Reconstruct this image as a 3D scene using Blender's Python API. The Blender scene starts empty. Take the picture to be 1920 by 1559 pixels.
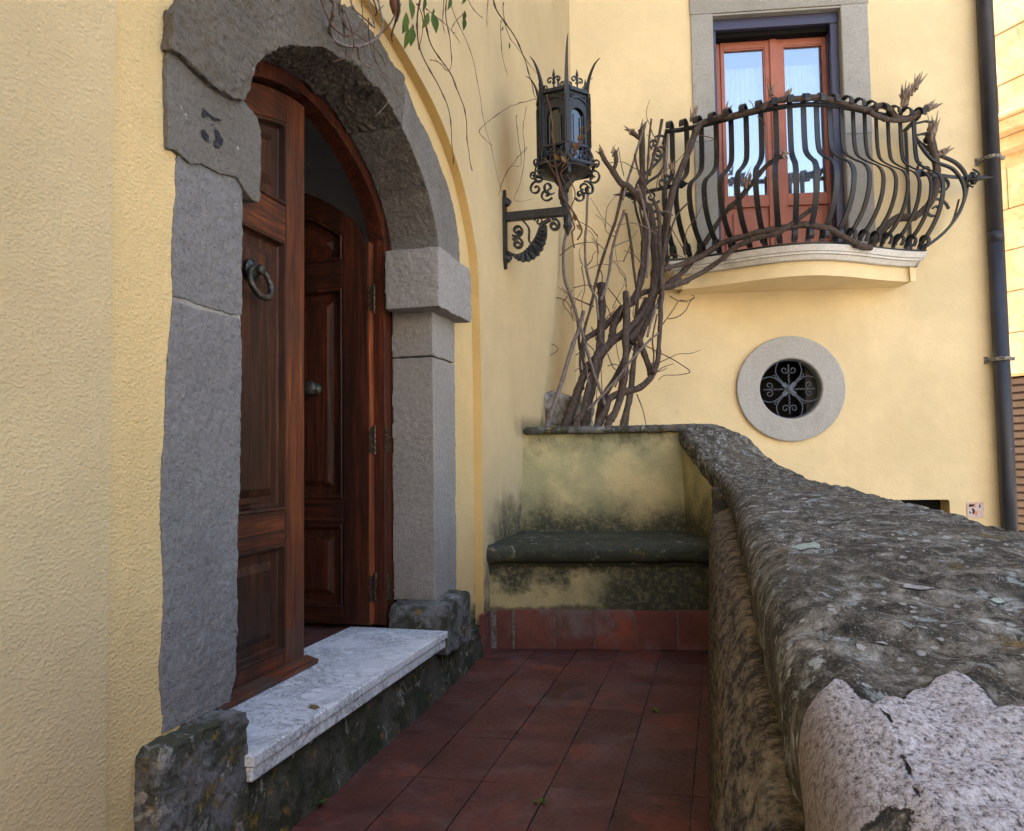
import bpy, bmesh, math, random
import numpy as np
from mathutils import Vector, noise as mnoise
from mathutils.geometry import tessellate_polygon
random.seed(7)
R_ = math.radians
scn = bpy.context.scene
COL = scn.collection

# ------------------------------------------------------------------ camera
W, H, F, H0 = 1920, 1559, 1450.0, 1.0
YAW, PIT, ROLL = R_(15.05), R_(3.08), R_(0.8)
fw = np.array([-math.sin(YAW)*math.cos(PIT), math.cos(YAW)*math.cos(PIT), math.sin(PIT)])
_r = np.array([math.cos(YAW), math.sin(YAW), 0.0]); _u = np.cross(_r, fw)
RT = math.cos(ROLL)*_r - math.sin(ROLL)*_u
UP = math.cos(ROLL)*_u + math.sin(ROLL)*_r
CAM = np.array([0, 0, H0])
cam = bpy.data.objects.new('camera', bpy.data.cameras.new('camera'))
COL.objects.link(cam); scn.camera = cam
cam.data.sensor_width = 36; cam.data.sensor_fit = 'HORIZONTAL'
cam.data.lens = 36*F/W; cam.data.clip_start = 0.02; cam.data.clip_end = 3000
from mathutils import Matrix
cam.matrix_world = Matrix(((RT[0], UP[0], -fw[0], CAM[0]), (RT[1], UP[1], -fw[1], CAM[1]), (RT[2], UP[2], -fw[2], CAM[2]), (0, 0, 0, 1)))
cam.data.dof.use_dof = False

# ------------------------------------------------------------------ sky, sun, exposure
SUN_EL, SUN_AZ = R_(42), math.atan2(0.742, -0.670)       # azimuth measured from +x
wd = bpy.data.worlds.new('World'); scn.world = wd; wd.use_nodes = True
nt = wd.node_tree; nt.nodes.clear()
sky = nt.nodes.new('ShaderNodeTexSky'); sky.sky_type = 'NISHITA'; sky.sun_disc = False
sky.sun_elevation = SUN_EL; sky.sun_rotation = math.pi/2 - SUN_AZ
sky.air_density = 1.0; sky.dust_density = 2.5; sky.ozone_density = 1.0
bg = nt.nodes.new('ShaderNodeBackground'); bg.inputs['Strength'].default_value = 0.15
wo = nt.nodes.new('ShaderNodeOutputWorld')
nt.links.new(sky.outputs[0], bg.inputs['Color']); nt.links.new(bg.outputs[0], wo.inputs['Surface'])
sl = bpy.data.lights.new('sun', 'SUN'); sl.energy = 3.6; sl.angle = R_(0.5); sl.color = (1.0, 0.9, 0.76)
sun = bpy.data.objects.new('sun', sl); COL.objects.link(sun)
sd = Vector((math.cos(SUN_AZ)*math.cos(SUN_EL), math.sin(SUN_AZ)*math.cos(SUN_EL), math.sin(SUN_EL)))
sun.rotation_euler = sd.to_track_quat('Z', 'Y').to_euler(); sun.location = sd*50
scn.view_settings.view_transform = 'Standard'; scn.view_settings.look = 'None'
scn.view_settings.gamma = 1.0; scn.view_settings.use_curve_mapping = False
scn.view_settings.exposure = 2.65
scn.view_settings.use_white_balance = True; scn.view_settings.white_balance_temperature = 7000; scn.view_settings.white_balance_tint = 10

# ------------------------------------------------------------------ survey helpers (photo measurements onto the real planes)
def ray(px, py): return fw + (px-W/2)/F*RT - (py-H/2)/F*UP
def hit(px, py, n, p0):
    d = ray(px, py); n = np.array(n, float)
    return CAM + d*(np.dot(n, np.array(p0)-CAM)/np.dot(n, d))
def PX(px, py, x): return hit(px, py, (1, 0, 0), (x, 0, 0))
def PY(px, py, y): return hit(px, py, (0, 1, 0), (0, y, 0))
def PZ(px, py, z): return hit(px, py, (0, 0, 1), (0, 0, z))
TH = R_(9.5)
Bd = np.array([math.cos(TH), math.sin(TH), 0]); Bn = np.array([math.sin(TH), -math.cos(TH), 0])
Bc = np.array([-1.2, 6.63, 0])
def Bp(s, z, d=0.0):
    p = Bc + Bd*s + Bn*d; return np.array([p[0], p[1], z])
def Bhit(px, py, d): return hit(px, py, Bn, Bc+Bn*d)

# ------------------------------------------------------------------ materials
class NB:
    def __init__(s, name):
        s.m = bpy.data.materials.new(name); s.m.use_nodes = True
        s.t = s.m.node_tree; s.t.nodes.clear()
        s.o = s.t.nodes.new('ShaderNodeOutputMaterial'); s.p = s.t.nodes.new('ShaderNodeBsdfPrincipled')
        s.t.links.new(s.p.outputs[0], s.o.inputs[0])
        s.g = s.t.nodes.new('ShaderNodeNewGeometry'); s.pos = s.g.outputs['Position']
    def n(s, k): return s.t.nodes.new(k)
    def set(s, sock, v):
        if hasattr(v, 'is_linked') or hasattr(v, 'links'): s.t.links.new(v, sock)
        else: sock.default_value = v
    def scale(s, v, xyz):
        m = s.n('ShaderNodeMapping'); s.t.links.new(v, m.inputs[0]); m.inputs['Scale'].default_value = xyz; return m.outputs[0]
    def noise(s, scale, detail=4, rough=0.55, vec=None, dist=0.0, col=False):
        q = s.n('ShaderNodeTexNoise'); s.t.links.new(vec or s.pos, q.inputs['Vector'])
        q.inputs['Scale'].default_value = scale; q.inputs['Detail'].default_value = detail
        q.inputs['Roughness'].default_value = rough; q.inputs['Distortion'].default_value = dist
        return q.outputs['Color' if col else 'Fac']
    def vor(s, scale, feat='F1', vec=None, rnd=1.0):
        q = s.n('ShaderNodeTexVoronoi'); q.feature = feat; s.t.links.new(vec or s.pos, q.inputs['Vector'])
        q.inputs['Scale'].default_value = scale; q.inputs['Randomness'].default_value = rnd
        return q.outputs['Distance']
    def mr(s, v, a, b, c=0.0, d=1.0, smooth=True):
        q = s.n('ShaderNodeMapRange'); q.interpolation_type = 'SMOOTHSTEP' if smooth else 'LINEAR'
        s.set(q.inputs[0], v)
        for i, x in zip((1, 2, 3, 4), (a, b, c, d)): q.inputs[i].default_value = x
        return q.outputs[0]
    def ma(s, op, a, b=0.0, clamp=False):
        q = s.n('ShaderNodeMath'); q.operation = op; q.use_clamp = clamp
        s.set(q.inputs[0], a); s.set(q.inputs[1], b); return q.outputs[0]
    def mix(s, f, a, b, mode='MIX'):
        q = s.n('ShaderNodeMix'); q.data_type = 'RGBA'; q.blend_type = mode
        s.set(q.inputs[0], f)
        for k, v in ((6, a), (7, b)):
            if isinstance(v, tuple): q.inputs[k].default_value = (*v, 1) if len(v) == 3 else v
            else: s.t.links.new(v, q.inputs[k])
        return q.outputs[2]
    def ramp(s, f, stops):
        q = s.n('ShaderNodeValToRGB'); s.t.links.new(f, q.inputs[0]); e = q.color_ramp.elements
        while len(e) < len(stops): e.new(0.5)
        for el, (p, c) in zip(e, stops): el.position = p; el.color = (*c, 1)
        return q.outputs[0]
    def xyz(s, i, vec=None):
        q = s.n('ShaderNodeSeparateXYZ'); s.t.links.new(vec or s.pos, q.inputs[0]); return q.outputs[i]
    def attr(s, name):
        q = s.n('ShaderNodeAttribute'); q.attribute_name = name; return q.outputs['Fac']
    def objrand(s):
        return s.n('ShaderNodeObjectInfo').outputs['Random']
    def bump(s, h, strength=0.5, dist=0.01, nrm=None):
        q = s.n('ShaderNodeBump'); q.inputs['Strength'].default_value = strength; q.inputs['Distance'].default_value = dist
        s.t.links.new(h, q.inputs['Height'])
        if nrm: s.t.links.new(nrm, q.inputs['Normal'])
        return q.outputs[0]
    def out(s, col, rough=0.8, nrm=None, metal=0.0, spec=0.3):
        if isinstance(col, tuple): s.p.inputs['Base Color'].default_value = (*col, 1)
        else: s.t.links.new(col, s.p.inputs['Base Color'])
        s.set(s.p.inputs['Roughness'], rough); s.p.inputs['Metallic'].default_value = metal
        s.p.inputs['Specular IOR Level'].default_value = spec
        if nrm: s.t.links.new(nrm, s.p.inputs['Normal'])
        return s.m

def m_plaster(name, base, lump=0.5, moss=None, coarse=125):
    b = NB(name)
    big = b.noise(1.3, 4, 0.6); mid = b.noise(9, 4, 0.6); fine = b.noise(140, 3, 0.6)
    c = b.mix(b.mr(big, 0.3, 0.7), tuple(x*0.90 for x in base), tuple(min(x*1.06, 1) for x in base))
    c = b.mix(b.mr(mid, 0.35, 0.75, 0, 0.35), c, tuple(x*y for x, y in zip(base, (0.93, 0.90, 0.84))))
    sp = b.mr(b.noise(230, 2, 0.5), 0.71, 0.78, 0, 0.45)
    c = b.mix(sp, c, tuple(x*0.45 for x in base))
    drip = b.mr(b.noise(3.0, 5, 0.65, b.scale(b.pos, (1.6, 1.6, 0.18))), 0.58, 0.8, 0, 0.22)
    c = b.mix(drip, c, tuple(x*y for x, y in zip(base, (0.62, 0.62, 0.66))))
    if moss: c = moss(b, c)
    pv = b.scale(b.pos, (1, 0.72, 1.0)); h = b.ma('ADD', b.ma('ADD', b.ma('MULTIPLY', b.noise(coarse, 6, 0.7, pv), 0.9), b.ma('MULTIPLY', b.mr(b.vor(coarse*1.1, vec=pv), 0.0, 0.75), -0.30)), b.ma('MULTIPLY', b.noise(260, 3, 0.6, pv), 0.35))
    n1 = b.bump(b.noise(7, 3, 0.5), 0.25, 0.03)
    return b.out(c, 0.92, b.bump(h, lump, 0.012, n1), spec=0.12)

YEL = (0.55, 0.425, 0.24)  # side wall: its weaker light is put into a lower tone
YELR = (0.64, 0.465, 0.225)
YELB = (0.80, 0.63, 0.36)  # same ochre on the balcony facade, brighter light put into the colour
def moss_A(b, c):
    # algae creeping up the house wall beside the bench and over the kerb
    x, y, z = (b.xyz(i) for i in range(3))
    n = b.noise(5, 6, 0.7); ny = b.ma('MULTIPLY', b.ma('SUBTRACT', n, 0.5), 0.75)
    zz = b.ma('ADD', z, ny)
    k1 = b.ma('MULTIPLY', b.mr(zz, 0.88, 0.50), b.mr(b.ma('ADD', y, ny), 3.85, 4.15))
    k2 = b.ma('MULTIPLY', b.mr(zz, 0.34, 0.10), b.mr(y, 3.0, 3.5))
    k3 = b.ma('MULTIPLY', b.mr(b.ma('ABSOLUTE', b.ma('SUBTRACT', z, 1.19)), 0.10, 0.0), b.mr(b.ma('ADD', y, ny), 4.45, 4.75))
    k = b.ma('MAXIMUM', b.ma('MAXIMUM', k1, k2), b.ma('MULTIPLY', k3, 0.7))
    k = b.ma('MULTIPLY', k, b.mr(b.noise(45, 5, 0.7), 0.28, 0.6, 0.6, 1.0))
    return b.mix(k, c, (0.045, 0.05, 0.032))
M = {}
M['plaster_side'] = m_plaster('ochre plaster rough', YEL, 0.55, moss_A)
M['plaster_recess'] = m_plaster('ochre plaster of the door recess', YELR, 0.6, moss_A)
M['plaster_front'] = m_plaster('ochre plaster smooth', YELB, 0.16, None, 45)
M['plaster_edge'] = m_plaster('ochre plaster saturated edge', (0.63, 0.44, 0.185), 0.5)

def moss_bench(b, c):
    z = b.xyz(2); x = b.xyz(0)
    n = b.noise(4.5, 7, 0.68); nn = b.ma('MULTIPLY', b.ma('SUBTRACT', n, 0.5), 0.55)
    zz = b.ma('ADD', z, nn)
    up = b.ma('MULTIPLY', b.mr(zz, 0.86, 0.52), b.mr(z, 0.50, 0.53))          # band above the seat
    top = b.ma('MULTIPLY', b.mr(zz, 0.98, 1.16), b.mr(b.noise(3.4, 7, 0.72, b.scale(b.pos, (1, 1, 0.42))), 0.40, 0.62, 0.12, 1.0))
    low = b.ma('MULTIPLY', b.mr(b.ma('ADD', x, b.ma('MULTIPLY', nn, 1.4)), -0.85, -0.45, 0.12, 1.0), b.mr(z, 0.52, 0.47))
    drip = b.ma('MULTIPLY', b.mr(zz, 0.29, 0.42), b.mr(z, 0.52, 0.47))
    foot = b.ma('MULTIPLY', b.mr(b.ma('ADD', z, b.ma('MULTIPLY', nn, 0.25)), 0.235, 0.20), 0.85)
    k = b.ma('MAXIMUM', b.ma('MAXIMUM', up, b.ma('MULTIPLY', top, 0.8)), b.ma('MAXIMUM', b.ma('MAXIMUM', low, drip), foot))
    k = b.ma('MULTIPLY', k, b.mr(b.noise(40, 6, 0.75), 0.32, 0.55, 0.62, 1.0))
    c = b.mix(b.mr(b.noise(3, 5, 0.6), 0.36, 0.62, 0.2, 0.8), c, (0.27, 0.27, 0.15))
    c = b.mix(b.mr(b.noise(90, 4, 0.7), 0.58, 0.7, 0, 0.4), c, (0.14, 0.14, 0.09))
    return b.mix(b.ma('MULTIPLY', k, 0.96), c, (0.040, 0.043, 0.030))
M['plaster_bench'] = m_plaster('weathered ochre plaster with algae', (0.58, 0.47, 0.24), 0.35, moss_bench, 50)

def m_stone(name, a, c2, pit=0.5, moss=0.0, warm=0.0, spots=0.15):
    b = NB(name)
    big = b.noise(3.2, 5, 0.62); fine = b.noise(75, 6, 0.7); gr = b.noise(330, 2, 0.6)
    c = b.mix(b.mr(big, 0.3, 0.7), a, c2)
    c = b.mix(b.ma('MULTIPLY', b.objrand(), 0.55), c, tuple(x*0.80*y for x, y in zip(a, (1.06, 1.0, 0.92))))
    c = b.mix(b.mr(b.noise(1.7, 6, 0.7, b.scale(b.pos, (1, 1.2, 0.5)), 0.5), 0.5, 0.68, 0, 0.45), c, tuple(x*0.55*y for x, y in zip(a, (1.05, 1.0, 0.9))))
    c = b.mix(b.mr(fine, 0.35, 0.72, 0, 0.6), c, tuple(x*0.55 for x in a))
    c = b.mix(b.mr(gr, 0.6, 0.75, 0, 0.35), c, tuple(min(1, x*1.7) for x in c2))
    if warm: c = b.mix(b.mr(b.noise(2.1, 5, 0.65, b.scale(b.pos, (1, 1, 0.45))), 0.5, 0.7, 0, warm), c, (0.16, 0.12, 0.08))
    pm = b.mr(b.noise(14, 6, 0.75), 0.66, 0.70, 0, spots)
    c = b.mix(pm, c, (0.52, 0.49, 0.46))
    if moss:
        k = b.ma('MULTIPLY', b.mr(b.noise(6, 7, 0.75), 0.43, 0.56), min(1.0, moss*1.15))
        c = b.mix(k, c, (0.035, 0.037, 0.020))
        k2 = b.ma('MULTIPLY', b.mr(b.noise(17, 6, 0.75), 0.575, 0.64), moss*0.85)
        c = b.mix(k2, c, (0.22, 0.13, 0.025))
        k3 = b.ma('MULTIPLY', b.mr(b.noise(10, 7, 0.75, dist=0.6), 0.575, 0.625), moss*0.8)
        c = b.mix(k3, c, (0.36, 0.34, 0.30))
    pits = b.mr(b.vor(85), 0.0, 0.35)
    h = b.ma('ADD', b.ma('MULTIPLY', fine, 0.8), b.ma('ADD', b.ma('MULTIPLY', pits, 0.35), b.ma('MULTIPLY', gr, 0.2)))
    return b.out(c, 0.9, b.bump(h, pit, 0.009), spec=0.2)
M['stone_jamb'] = m_stone('grey sandstone', (0.185, 0.18, 0.18), (0.25, 0.243, 0.243), 0.9, 0, 0.0, 0.5)
M['stone_pale'] = m_stone('pale grey sandstone', (0.27, 0.255, 0.235), (0.34, 0.325, 0.31), 0.45, 0, 0.35, 0.35)
M['stone_arch'] = m_stone('brown grey sandstone', (0.125, 0.112, 0.095), (0.175, 0.155, 0.13), 0.9, 0.0, 0.5, 0.5)
M['stone_cap'] = m_stone('weathered capital stone', (0.145, 0.135, 0.12), (0.205, 0.19, 0.172), 0.9, 0, 0.35, 0.6)
M['stone_base'] = m_stone('mossy base stone', (0.13, 0.13, 0.13), (0.20, 0.195, 0.19), 0.7, 0.75)
M['stone_seat'] = m_stone('dark mossy seat stone', (0.040, 0.045, 0.032), (0.072, 0.076, 0.058), 0.6, 0.5, 0, 0.7)
M['kerb'] = m_stone('mossy kerb mortar', (0.075, 0.072, 0.055), (0.13, 0.12, 0.095), 0.9, 0.9, 0, 0.8)
M['stone_trim'] = m_stone('smooth grey window stone', (0.36, 0.345, 0.30), (0.43, 0.41, 0.365), 0.15, 0, 0.0, 0.05)
M['stone_ring'] = m_stone('smooth pale grey ring stone', (0.47, 0.455, 0.42), (0.53, 0.515, 0.48), 0.12, 0, 0.0, 0.03)
M['rubble'] = m_stone('rough rubble', (0.30, 0.28, 0.23), (0.50, 0.47, 0.42), 1.0, 0.6, 0.3, 0.6)

def m_coping():
    b = NB('lichen covered coping stone')
    raw = b.pos; b.pos = st = b.scale(b.pos, (1.0, 0.52, 0.55))
    big = b.noise(4, 6, 0.7); mid = b.noise(16, 7, 0.72, st); fine = b.noise(110, 5, 0.75); gr = b.noise(420, 3, 0.7)
    md2 = b.noise(34, 7, 0.78, dist=0.4)
    c = b.ramp(md2, [(0.34, (0.010, 0.010, 0.009)), (0.45, (0.050, 0.045, 0.036)), (0.53, (0.15, 0.135, 0.11)), (0.61, (0.25, 0.235, 0.205)), (0.70, (0.37, 0.37, 0.345))])
    c = b.mix(b.mr(mid, 0.44, 0.60, 0.0, 0.80), c, b.mix(fine, (0.010, 0.010, 0.009), (0.065, 0.058, 0.046)))
    c = b.mix(b.mr(big, 0.50, 0.66, 0.0, 0.55), c, b.mix(fine, (0.05, 0.042, 0.028), (0.17, 0.145, 0.10)))
    c = b.mix(b.mr(b.noise(19, 7, 0.78, dist=0.8), 0.565, 0.61, 0, 0.8), c, b.mix(fine, (0.15, 0.17, 0.165), (0.38, 0.42, 0.41)))
    c = b.mix(b.mr(b.noise(12, 7, 0.75, dist=0.5), 0.60, 0.70, 0, 0.75), c, b.mix(fine, (0.09, 0.055, 0.015), (0.27, 0.17, 0.045)))
    v = b.vor(26); v2 = b.vor(60)
    sp = b.ma('MULTIPLY', b.mr(b.ma('ADD', v, b.ma('MULTIPLY', fine, 0.45)), 0.42, 0.37), b.mr(b.noise(6, 4, 0.6), 0.45, 0.52))
    c = b.mix(b.ma('MULTIPLY', sp, 0.8), c, b.mix(fine, (0.28, 0.30, 0.28), (0.52, 0.54, 0.51)))
    sp2 = b.ma('MULTIPLY', b.mr(b.ma('ADD', v2, b.ma('MULTIPLY', fine, 0.45)), 0.43, 0.38), b.mr(b.noise(9, 4, 0.6), 0.47, 0.54))
    c = b.mix(b.ma('MULTIPLY', sp2, 0.7), c, (0.42, 0.42, 0.40))
    c = b.mix(b.mr(gr, 0.58, 0.68, 0, 0.65), c, (0.40, 0.38, 0.34)); c = b.mix(b.mr(gr, 0.42, 0.33, 0, 0.6), c, (0.012, 0.012, 0.012))
    # bare mortar patch, outline stored on the mesh
    sdf = b.ma('ADD', b.attr('patch'), b.ma('MULTIPLY', b.ma('SUBTRACT', b.noise(80, 5, 0.75), 0.5), 0.012))
    pk = b.mr(sdf, -0.0008, 0.0008); edge = b.mr(b.ma('ABSOLUTE', b.ma('ADD', sdf, 0.0012)), 0.0028, 0.0)
    g1 = b.noise(320, 4, 0.8); g2 = b.noise(30, 5, 0.7)
    pc = b.ramp(g1, [(0.35, (0.04, 0.038, 0.038)), (0.43, (0.34, 0.31, 0.31)), (0.50, (0.52, 0.48, 0.49)), (0.64, (0.74, 0.72, 0.74))])
    pc = b.mix(b.mr(g2, 0.64, 0.74, 0, 0.7), pc, (0.05, 0.046, 0.044))
    pc = b.mix(b.mr(b.noise(9, 3, 0.5), 0.5, 0.7, 0, 0.3), pc, (0.50, 0.42, 0.41))
    side = b.mr(b.xyz(0, raw), 0.075, 0.045)
    pc = b.mix(b.ma('MULTIPLY', side, 0.65), pc, (0.16, 0.105, 0.075))
    c = b.mix(pk, c, pc); c = b.mix(b.ma('MULTIPLY', edge, 0.8), c, (0.02, 0.018, 0.016))
    crk = b.ma('MULTIPLY', b.mr(b.ma('ADD', b.attr('crack'), b.ma('MULTIPLY', b.ma('SUBTRACT', b.noise(90, 4, 0.7), 0.5), 0.005)), 0.0013, 0.0005), 1.0)
    c = b.mix(crk, c, (0.012, 0.011, 0.010))
    h = b.ma('ADD', b.ma('MULTIPLY', fine, 0.55), b.ma('ADD', b.ma('MULTIPLY', gr, 0.25), b.ma('MULTIPLY', mid, 1.1)))
    h = b.ma('ADD', h, b.ma('MULTIPLY', pk, b.ma('ADD', 0.35, b.ma('MULTIPLY', g1, 0.8)))); h = b.ma('SUBTRACT', h, crk)
    return b.out(c, 0.93, b.bump(h, 0.9, 0.008), spec=0.15)
M['coping'] = m_coping()
def m_body():
    b = NB('rough sandy render with black lichen')
    b.pos = b.scale(b.pos, (1.0, 2.0, 6.0))
    g = b.noise(30, 6, 0.82); g2 = b.noise(8, 7, 0.8); g3 = b.noise(220, 2, 0.6)
    c = b.ramp(g, [(0.32, (0.10, 0.075, 0.048)), (0.46, (0.235, 0.185, 0.125)), (0.60, (0.37, 0.295, 0.205)), (0.75, (0.52, 0.44, 0.33))])
    c = b.mix(b.mr(b.ma('ADD', g2, b.ma('MULTIPLY', g, 0.45)), 0.66, 0.80, 0, 0.88), c, b.mix(b.mr(g, 0.52, 0.66), (0.018, 0.017, 0.017), (0.16, 0.155, 0.15)))
    h = b.ma('ADD', g, b.ma('MULTIPLY', g3, 0.4))
    return b.out(c, 0.95, b.bump(h, 0.8, 0.010), spec=0.1)
M['body'] = m_body()
def m_lichen(name, col):
    b = NB(name); n = b.noise(150, 5, 0.7)
    c = b.mix(b.mr(n, 0.4, 0.65), tuple(x*0.62 for x in col), col)
    return b.out(c, 0.95, b.bump(n, 0.8, 0.004), spec=0.1)
M['lichen_green'] = m_lichen('pale green lichen', (0.40, 0.47, 0.40)); M['lichen_white'] = m_lichen('grey white lichen', (0.40, 0.385, 0.37))

def m_wood(name, axis, dark=1.0, wear=0.4, red=1.0):
    b = NB(name)
    sc = [26, 26, 26]; sc[axis] = 1.1
    v = b.scale(b.pos, tuple(sc))
    g = b.noise(1.6, 6, 0.62, v, 1.2); sc2 = [150, 150, 150]; sc2[axis] = 4
    f = b.noise(1.3, 4, 0.6, b.scale(b.pos, tuple(sc2)))
    cl = lambda r_, g_, b_: (r_*dark*red*1.22, g_*dark*0.95, b_*dark*0.85)
    c = b.ramp(g, [(0.30, cl(0.020, 0.0065, 0.003)), (0.45, cl(0.072, 0.021, 0.0075)), (0.58, cl(0.135, 0.040, 0.012)), (0.74, cl(0.24, 0.080, 0.024))])
    c = b.mix(b.mr(b.noise(1.3, 4, 0.6, b.scale(b.pos, (5, 5, 1.2))), 0.42, 0.68, 0, 0.75), c, cl(0.030, 0.011, 0.005))
    c = b.mix(b.mr(f, 0.45, 0.68, 0, 0.55), c, (0.022*dark, 0.008*dark, 0.004*dark))
    w = b.ma('MULTIPLY', b.mr(b.xyz(2), 0.85, 0.30, 0.15, 1.0), b.mr(b.noise(4, 5, 0.65), 0.40, 0.68, 0, wear))
    c = b.mix(w, c, (0.060*dark, 0.040*dark, 0.028*dark))
    h = b.ma('ADD', b.ma('MULTIPLY', g, 0.6), b.ma('MULTIPLY', f, 0.5))
    return b.out(c, b.mr(f, 0.3, 0.7, 0.48, 0.72), b.bump(h, 0.45, 0.003), spec=0.28)
M['wood_z'] = m_wood('varnished wood upright grain', 2, 1.0, 0.7, 0.95); M['wood_y'] = m_wood('varnished wood level grain', 1, 0.8)
M['wood_x'] = m_wood('varnished wood cross grain', 0, 0.8); M['wood_edge_lit'] = m_wood('lit reddish wood edge', 2, 2.0, 0.1)  # door edge wood brightened: daylight falling on it is in the colour
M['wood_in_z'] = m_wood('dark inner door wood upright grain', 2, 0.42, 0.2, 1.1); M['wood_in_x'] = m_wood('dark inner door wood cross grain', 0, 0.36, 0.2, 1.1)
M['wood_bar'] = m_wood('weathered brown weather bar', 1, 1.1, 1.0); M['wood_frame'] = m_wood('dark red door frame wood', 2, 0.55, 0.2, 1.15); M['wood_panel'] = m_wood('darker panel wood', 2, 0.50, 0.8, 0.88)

def m_marble():
    b = NB('white veined marble')
    d = b.noise(5, 5, 0.6, col=True)
    v = b.n('ShaderNodeVectorMath'); v.operation = 'MULTIPLY_ADD'
    b.t.links.new(d, v.inputs[0]); v.inputs[1].default_value = (0.16, 0.16, 0.16); b.t.links.new(b.pos, v.inputs[2])
    n1 = b.noise(15, 8, 0.72, v.outputs[0], 1.0); n2 = b.noise(42, 6, 0.7, v.outputs[0], 0.7)
    v1 = b.ma('MULTIPLY', b.mr(b.ma('ABSOLUTE', b.ma('SUBTRACT', n1, 0.5)), 0.034, 0.0), b.mr(b.noise(6, 4, 0.6), 0.38, 0.58, 0.15, 1.0))
    v2 = b.ma('MULTIPLY', b.mr(b.ma('ABSOLUTE', b.ma('SUBTRACT', n2, 0.5)), 0.04, 0.0), b.mr(b.noise(4, 4, 0.6), 0.40, 0.6, 0.1, 0.75))
    c = b.mix(b.mr(n1, 0.3, 0.75), (0.62, 0.64, 0.66), (0.76, 0.765, 0.76))
    c = b.mix(v1, c, (0.13, 0.135, 0.145)); c = b.mix(v2, c, (0.20, 0.205, 0.21))
    c = b.mix(b.mr(b.noise(8, 5, 0.65), 0.52, 0.75, 0, 0.4), c, (0.42, 0.43, 0.44))
    return b.out(c, b.mr(b.noise(20, 4, 0.6), 0.3, 0.7, 0.35, 0.55), b.bump(b.noise(90, 3, 0.6), 0.08, 0.003), spec=0.4)
M['marble'] = m_marble()
def m_tile(name, base, dust=0.25):
    b = NB(name)
    r = b.objrand(); n = b.noise(7, 6, 0.68); f = b.noise(60, 5, 0.7)
    c = b.mix(r, tuple(x*0.72 for x in base), tuple(x*1.22 for x in base))
    c = b.mix(b.mr(n, 0.40, 0.68, 0, 0.6), c, (base[0]*0.42, base[1]*0.5, base[2]*0.55))
    c = b.mix(b.mr(b.noise(3.1, 5, 0.65), 0.54, 0.66, 0, 0.8), c, (base[0]*1.7, base[1]*1.35, base[2]*0.95))
    c = b.mix(b.mr(b.noise(3.6, 7, 0.72, dist=0.6), 0.44, 0.72, 0, dust*1.3), c, (0.17, 0.13, 0.125))
    c = b.mix(b.mr(b.noise(17, 6, 0.7), 0.66, 0.74, 0, 0.5), c, (0.022, 0.016, 0.015))
    c = b.mix(b.mr(b.noise(210, 2, 0.5), 0.74, 0.78, 0, 0.4), c, (0.3, 0.27, 0.25))
    return b.out(c, b.mr(f, 0.3, 0.7, 0.5, 0.72), b.bump(b.ma('ADD', f, n), 0.22, 0.004), spec=0.35)
M['tile'] = m_tile('dark red terracotta', (0.098, 0.028, 0.020)); M['tile_skirt'] = m_tile('terracotta skirting', (0.165, 0.052, 0.038), 0.85)
b = NB('grout'); M['mortar'] = None; M['grout'] = b.out(b.mix(b.mr(b.noise(30, 4, 0.6), 0.4, 0.6), (0.030, 0.020, 0.016), (0.13, 0.105, 0.09)), 0.95)
b = NB('pale gritty mortar'); n = b.noise(60, 5, 0.7); M['mortar'] = b.out(b.mix(b.mr(n, 0.35, 0.65), (0.10, 0.075, 0.065), (0.24, 0.21, 0.19)), 0.95, b.bump(n, 0.5, 0.004))
b = NB('black wrought iron'); n = b.noise(60, 4, 0.6)
M['iron'] = b.out(b.mix(b.mr(n, 0.45, 0.7), (0.007, 0.0075, 0.009), (0.026, 0.028, 0.032)), b.mr(n, 0.3, 0.7, 0.35, 0.6), b.bump(n, 0.3, 0.003), spec=0.5)
b = NB('rusty old bronze'); n = b.noise(60, 4, 0.6)
M['bronze'] = b.out(b.mix(b.mr(n, 0.4, 0.65), (0.035, 0.032, 0.027), (0.10, 0.088, 0.07)), 0.45, b.bump(n, 0.2, 0.002), 0.6, 0.5)
b = NB('worn hinge metal'); n = b.noise(90, 4, 0.6)
M['hinge'] = b.out(b.mix(b.mr(n, 0.5, 0.7), (0.03, 0.015, 0.01), (0.28, 0.18, 0.08)), 0.45, None, 0.5, 0.5)
b = NB('blue grey painted iron'); M['iron_blue'] = b.out((0.085, 0.10, 0.125), 0.5, spec=0.4)
b = NB('dark slate downpipe paint'); n = b.noise(8, 5, 0.6, b.scale(b.pos, (1, 1, 0.3)))
c = b.mix(b.mr(n, 0.35, 0.7), (0.022, 0.022, 0.028), (0.040, 0.041, 0.052)); c = b.mix(b.mr(b.noise(45, 3, 0.6), 0.73, 0.76, 0, 0.7), c, (0.35, 0.35, 0.36))
M['pipe'] = b.out(c, 0.45, spec=0.45)
b = NB('dull zinc'); M['zinc'] = b.out(b.mix(b.mr(b.noise(50, 4, 0.6), 0.4, 0.65), (0.10, 0.085, 0.06), (0.33, 0.31, 0.27)), 0.6, None, 0.3)
b = NB('salmon window paint'); n = b.noise(3, 4, 0.6)
M['salmon'] = b.out(b.mix(b.mr(n, 0.35, 0.7), (0.36, 0.115, 0.065), (0.43, 0.15, 0.095)), 0.5, spec=0.35)
b = NB('dark plum shutter guide'); M['plum'] = b.out((0.050, 0.046, 0.085), 0.4, spec=0.45)
b = NB('shaded inner wall grey'); M['dim'] = b.out((0.06, 0.055, 0.05), 0.9); b = NB('deep shadow black'); M['dark'] = b.out((0.012, 0.011, 0.010), 0.9, spec=0.1)  # shade inside the openings is put into these two colours
b = NB('dim hall plaster'); n = b.noise(3, 4, 0.6); M['hall'] = b.out(b.mix(n, (0.62, 0.59, 0.57), (0.72, 0.69, 0.67)), 0.9)
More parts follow.
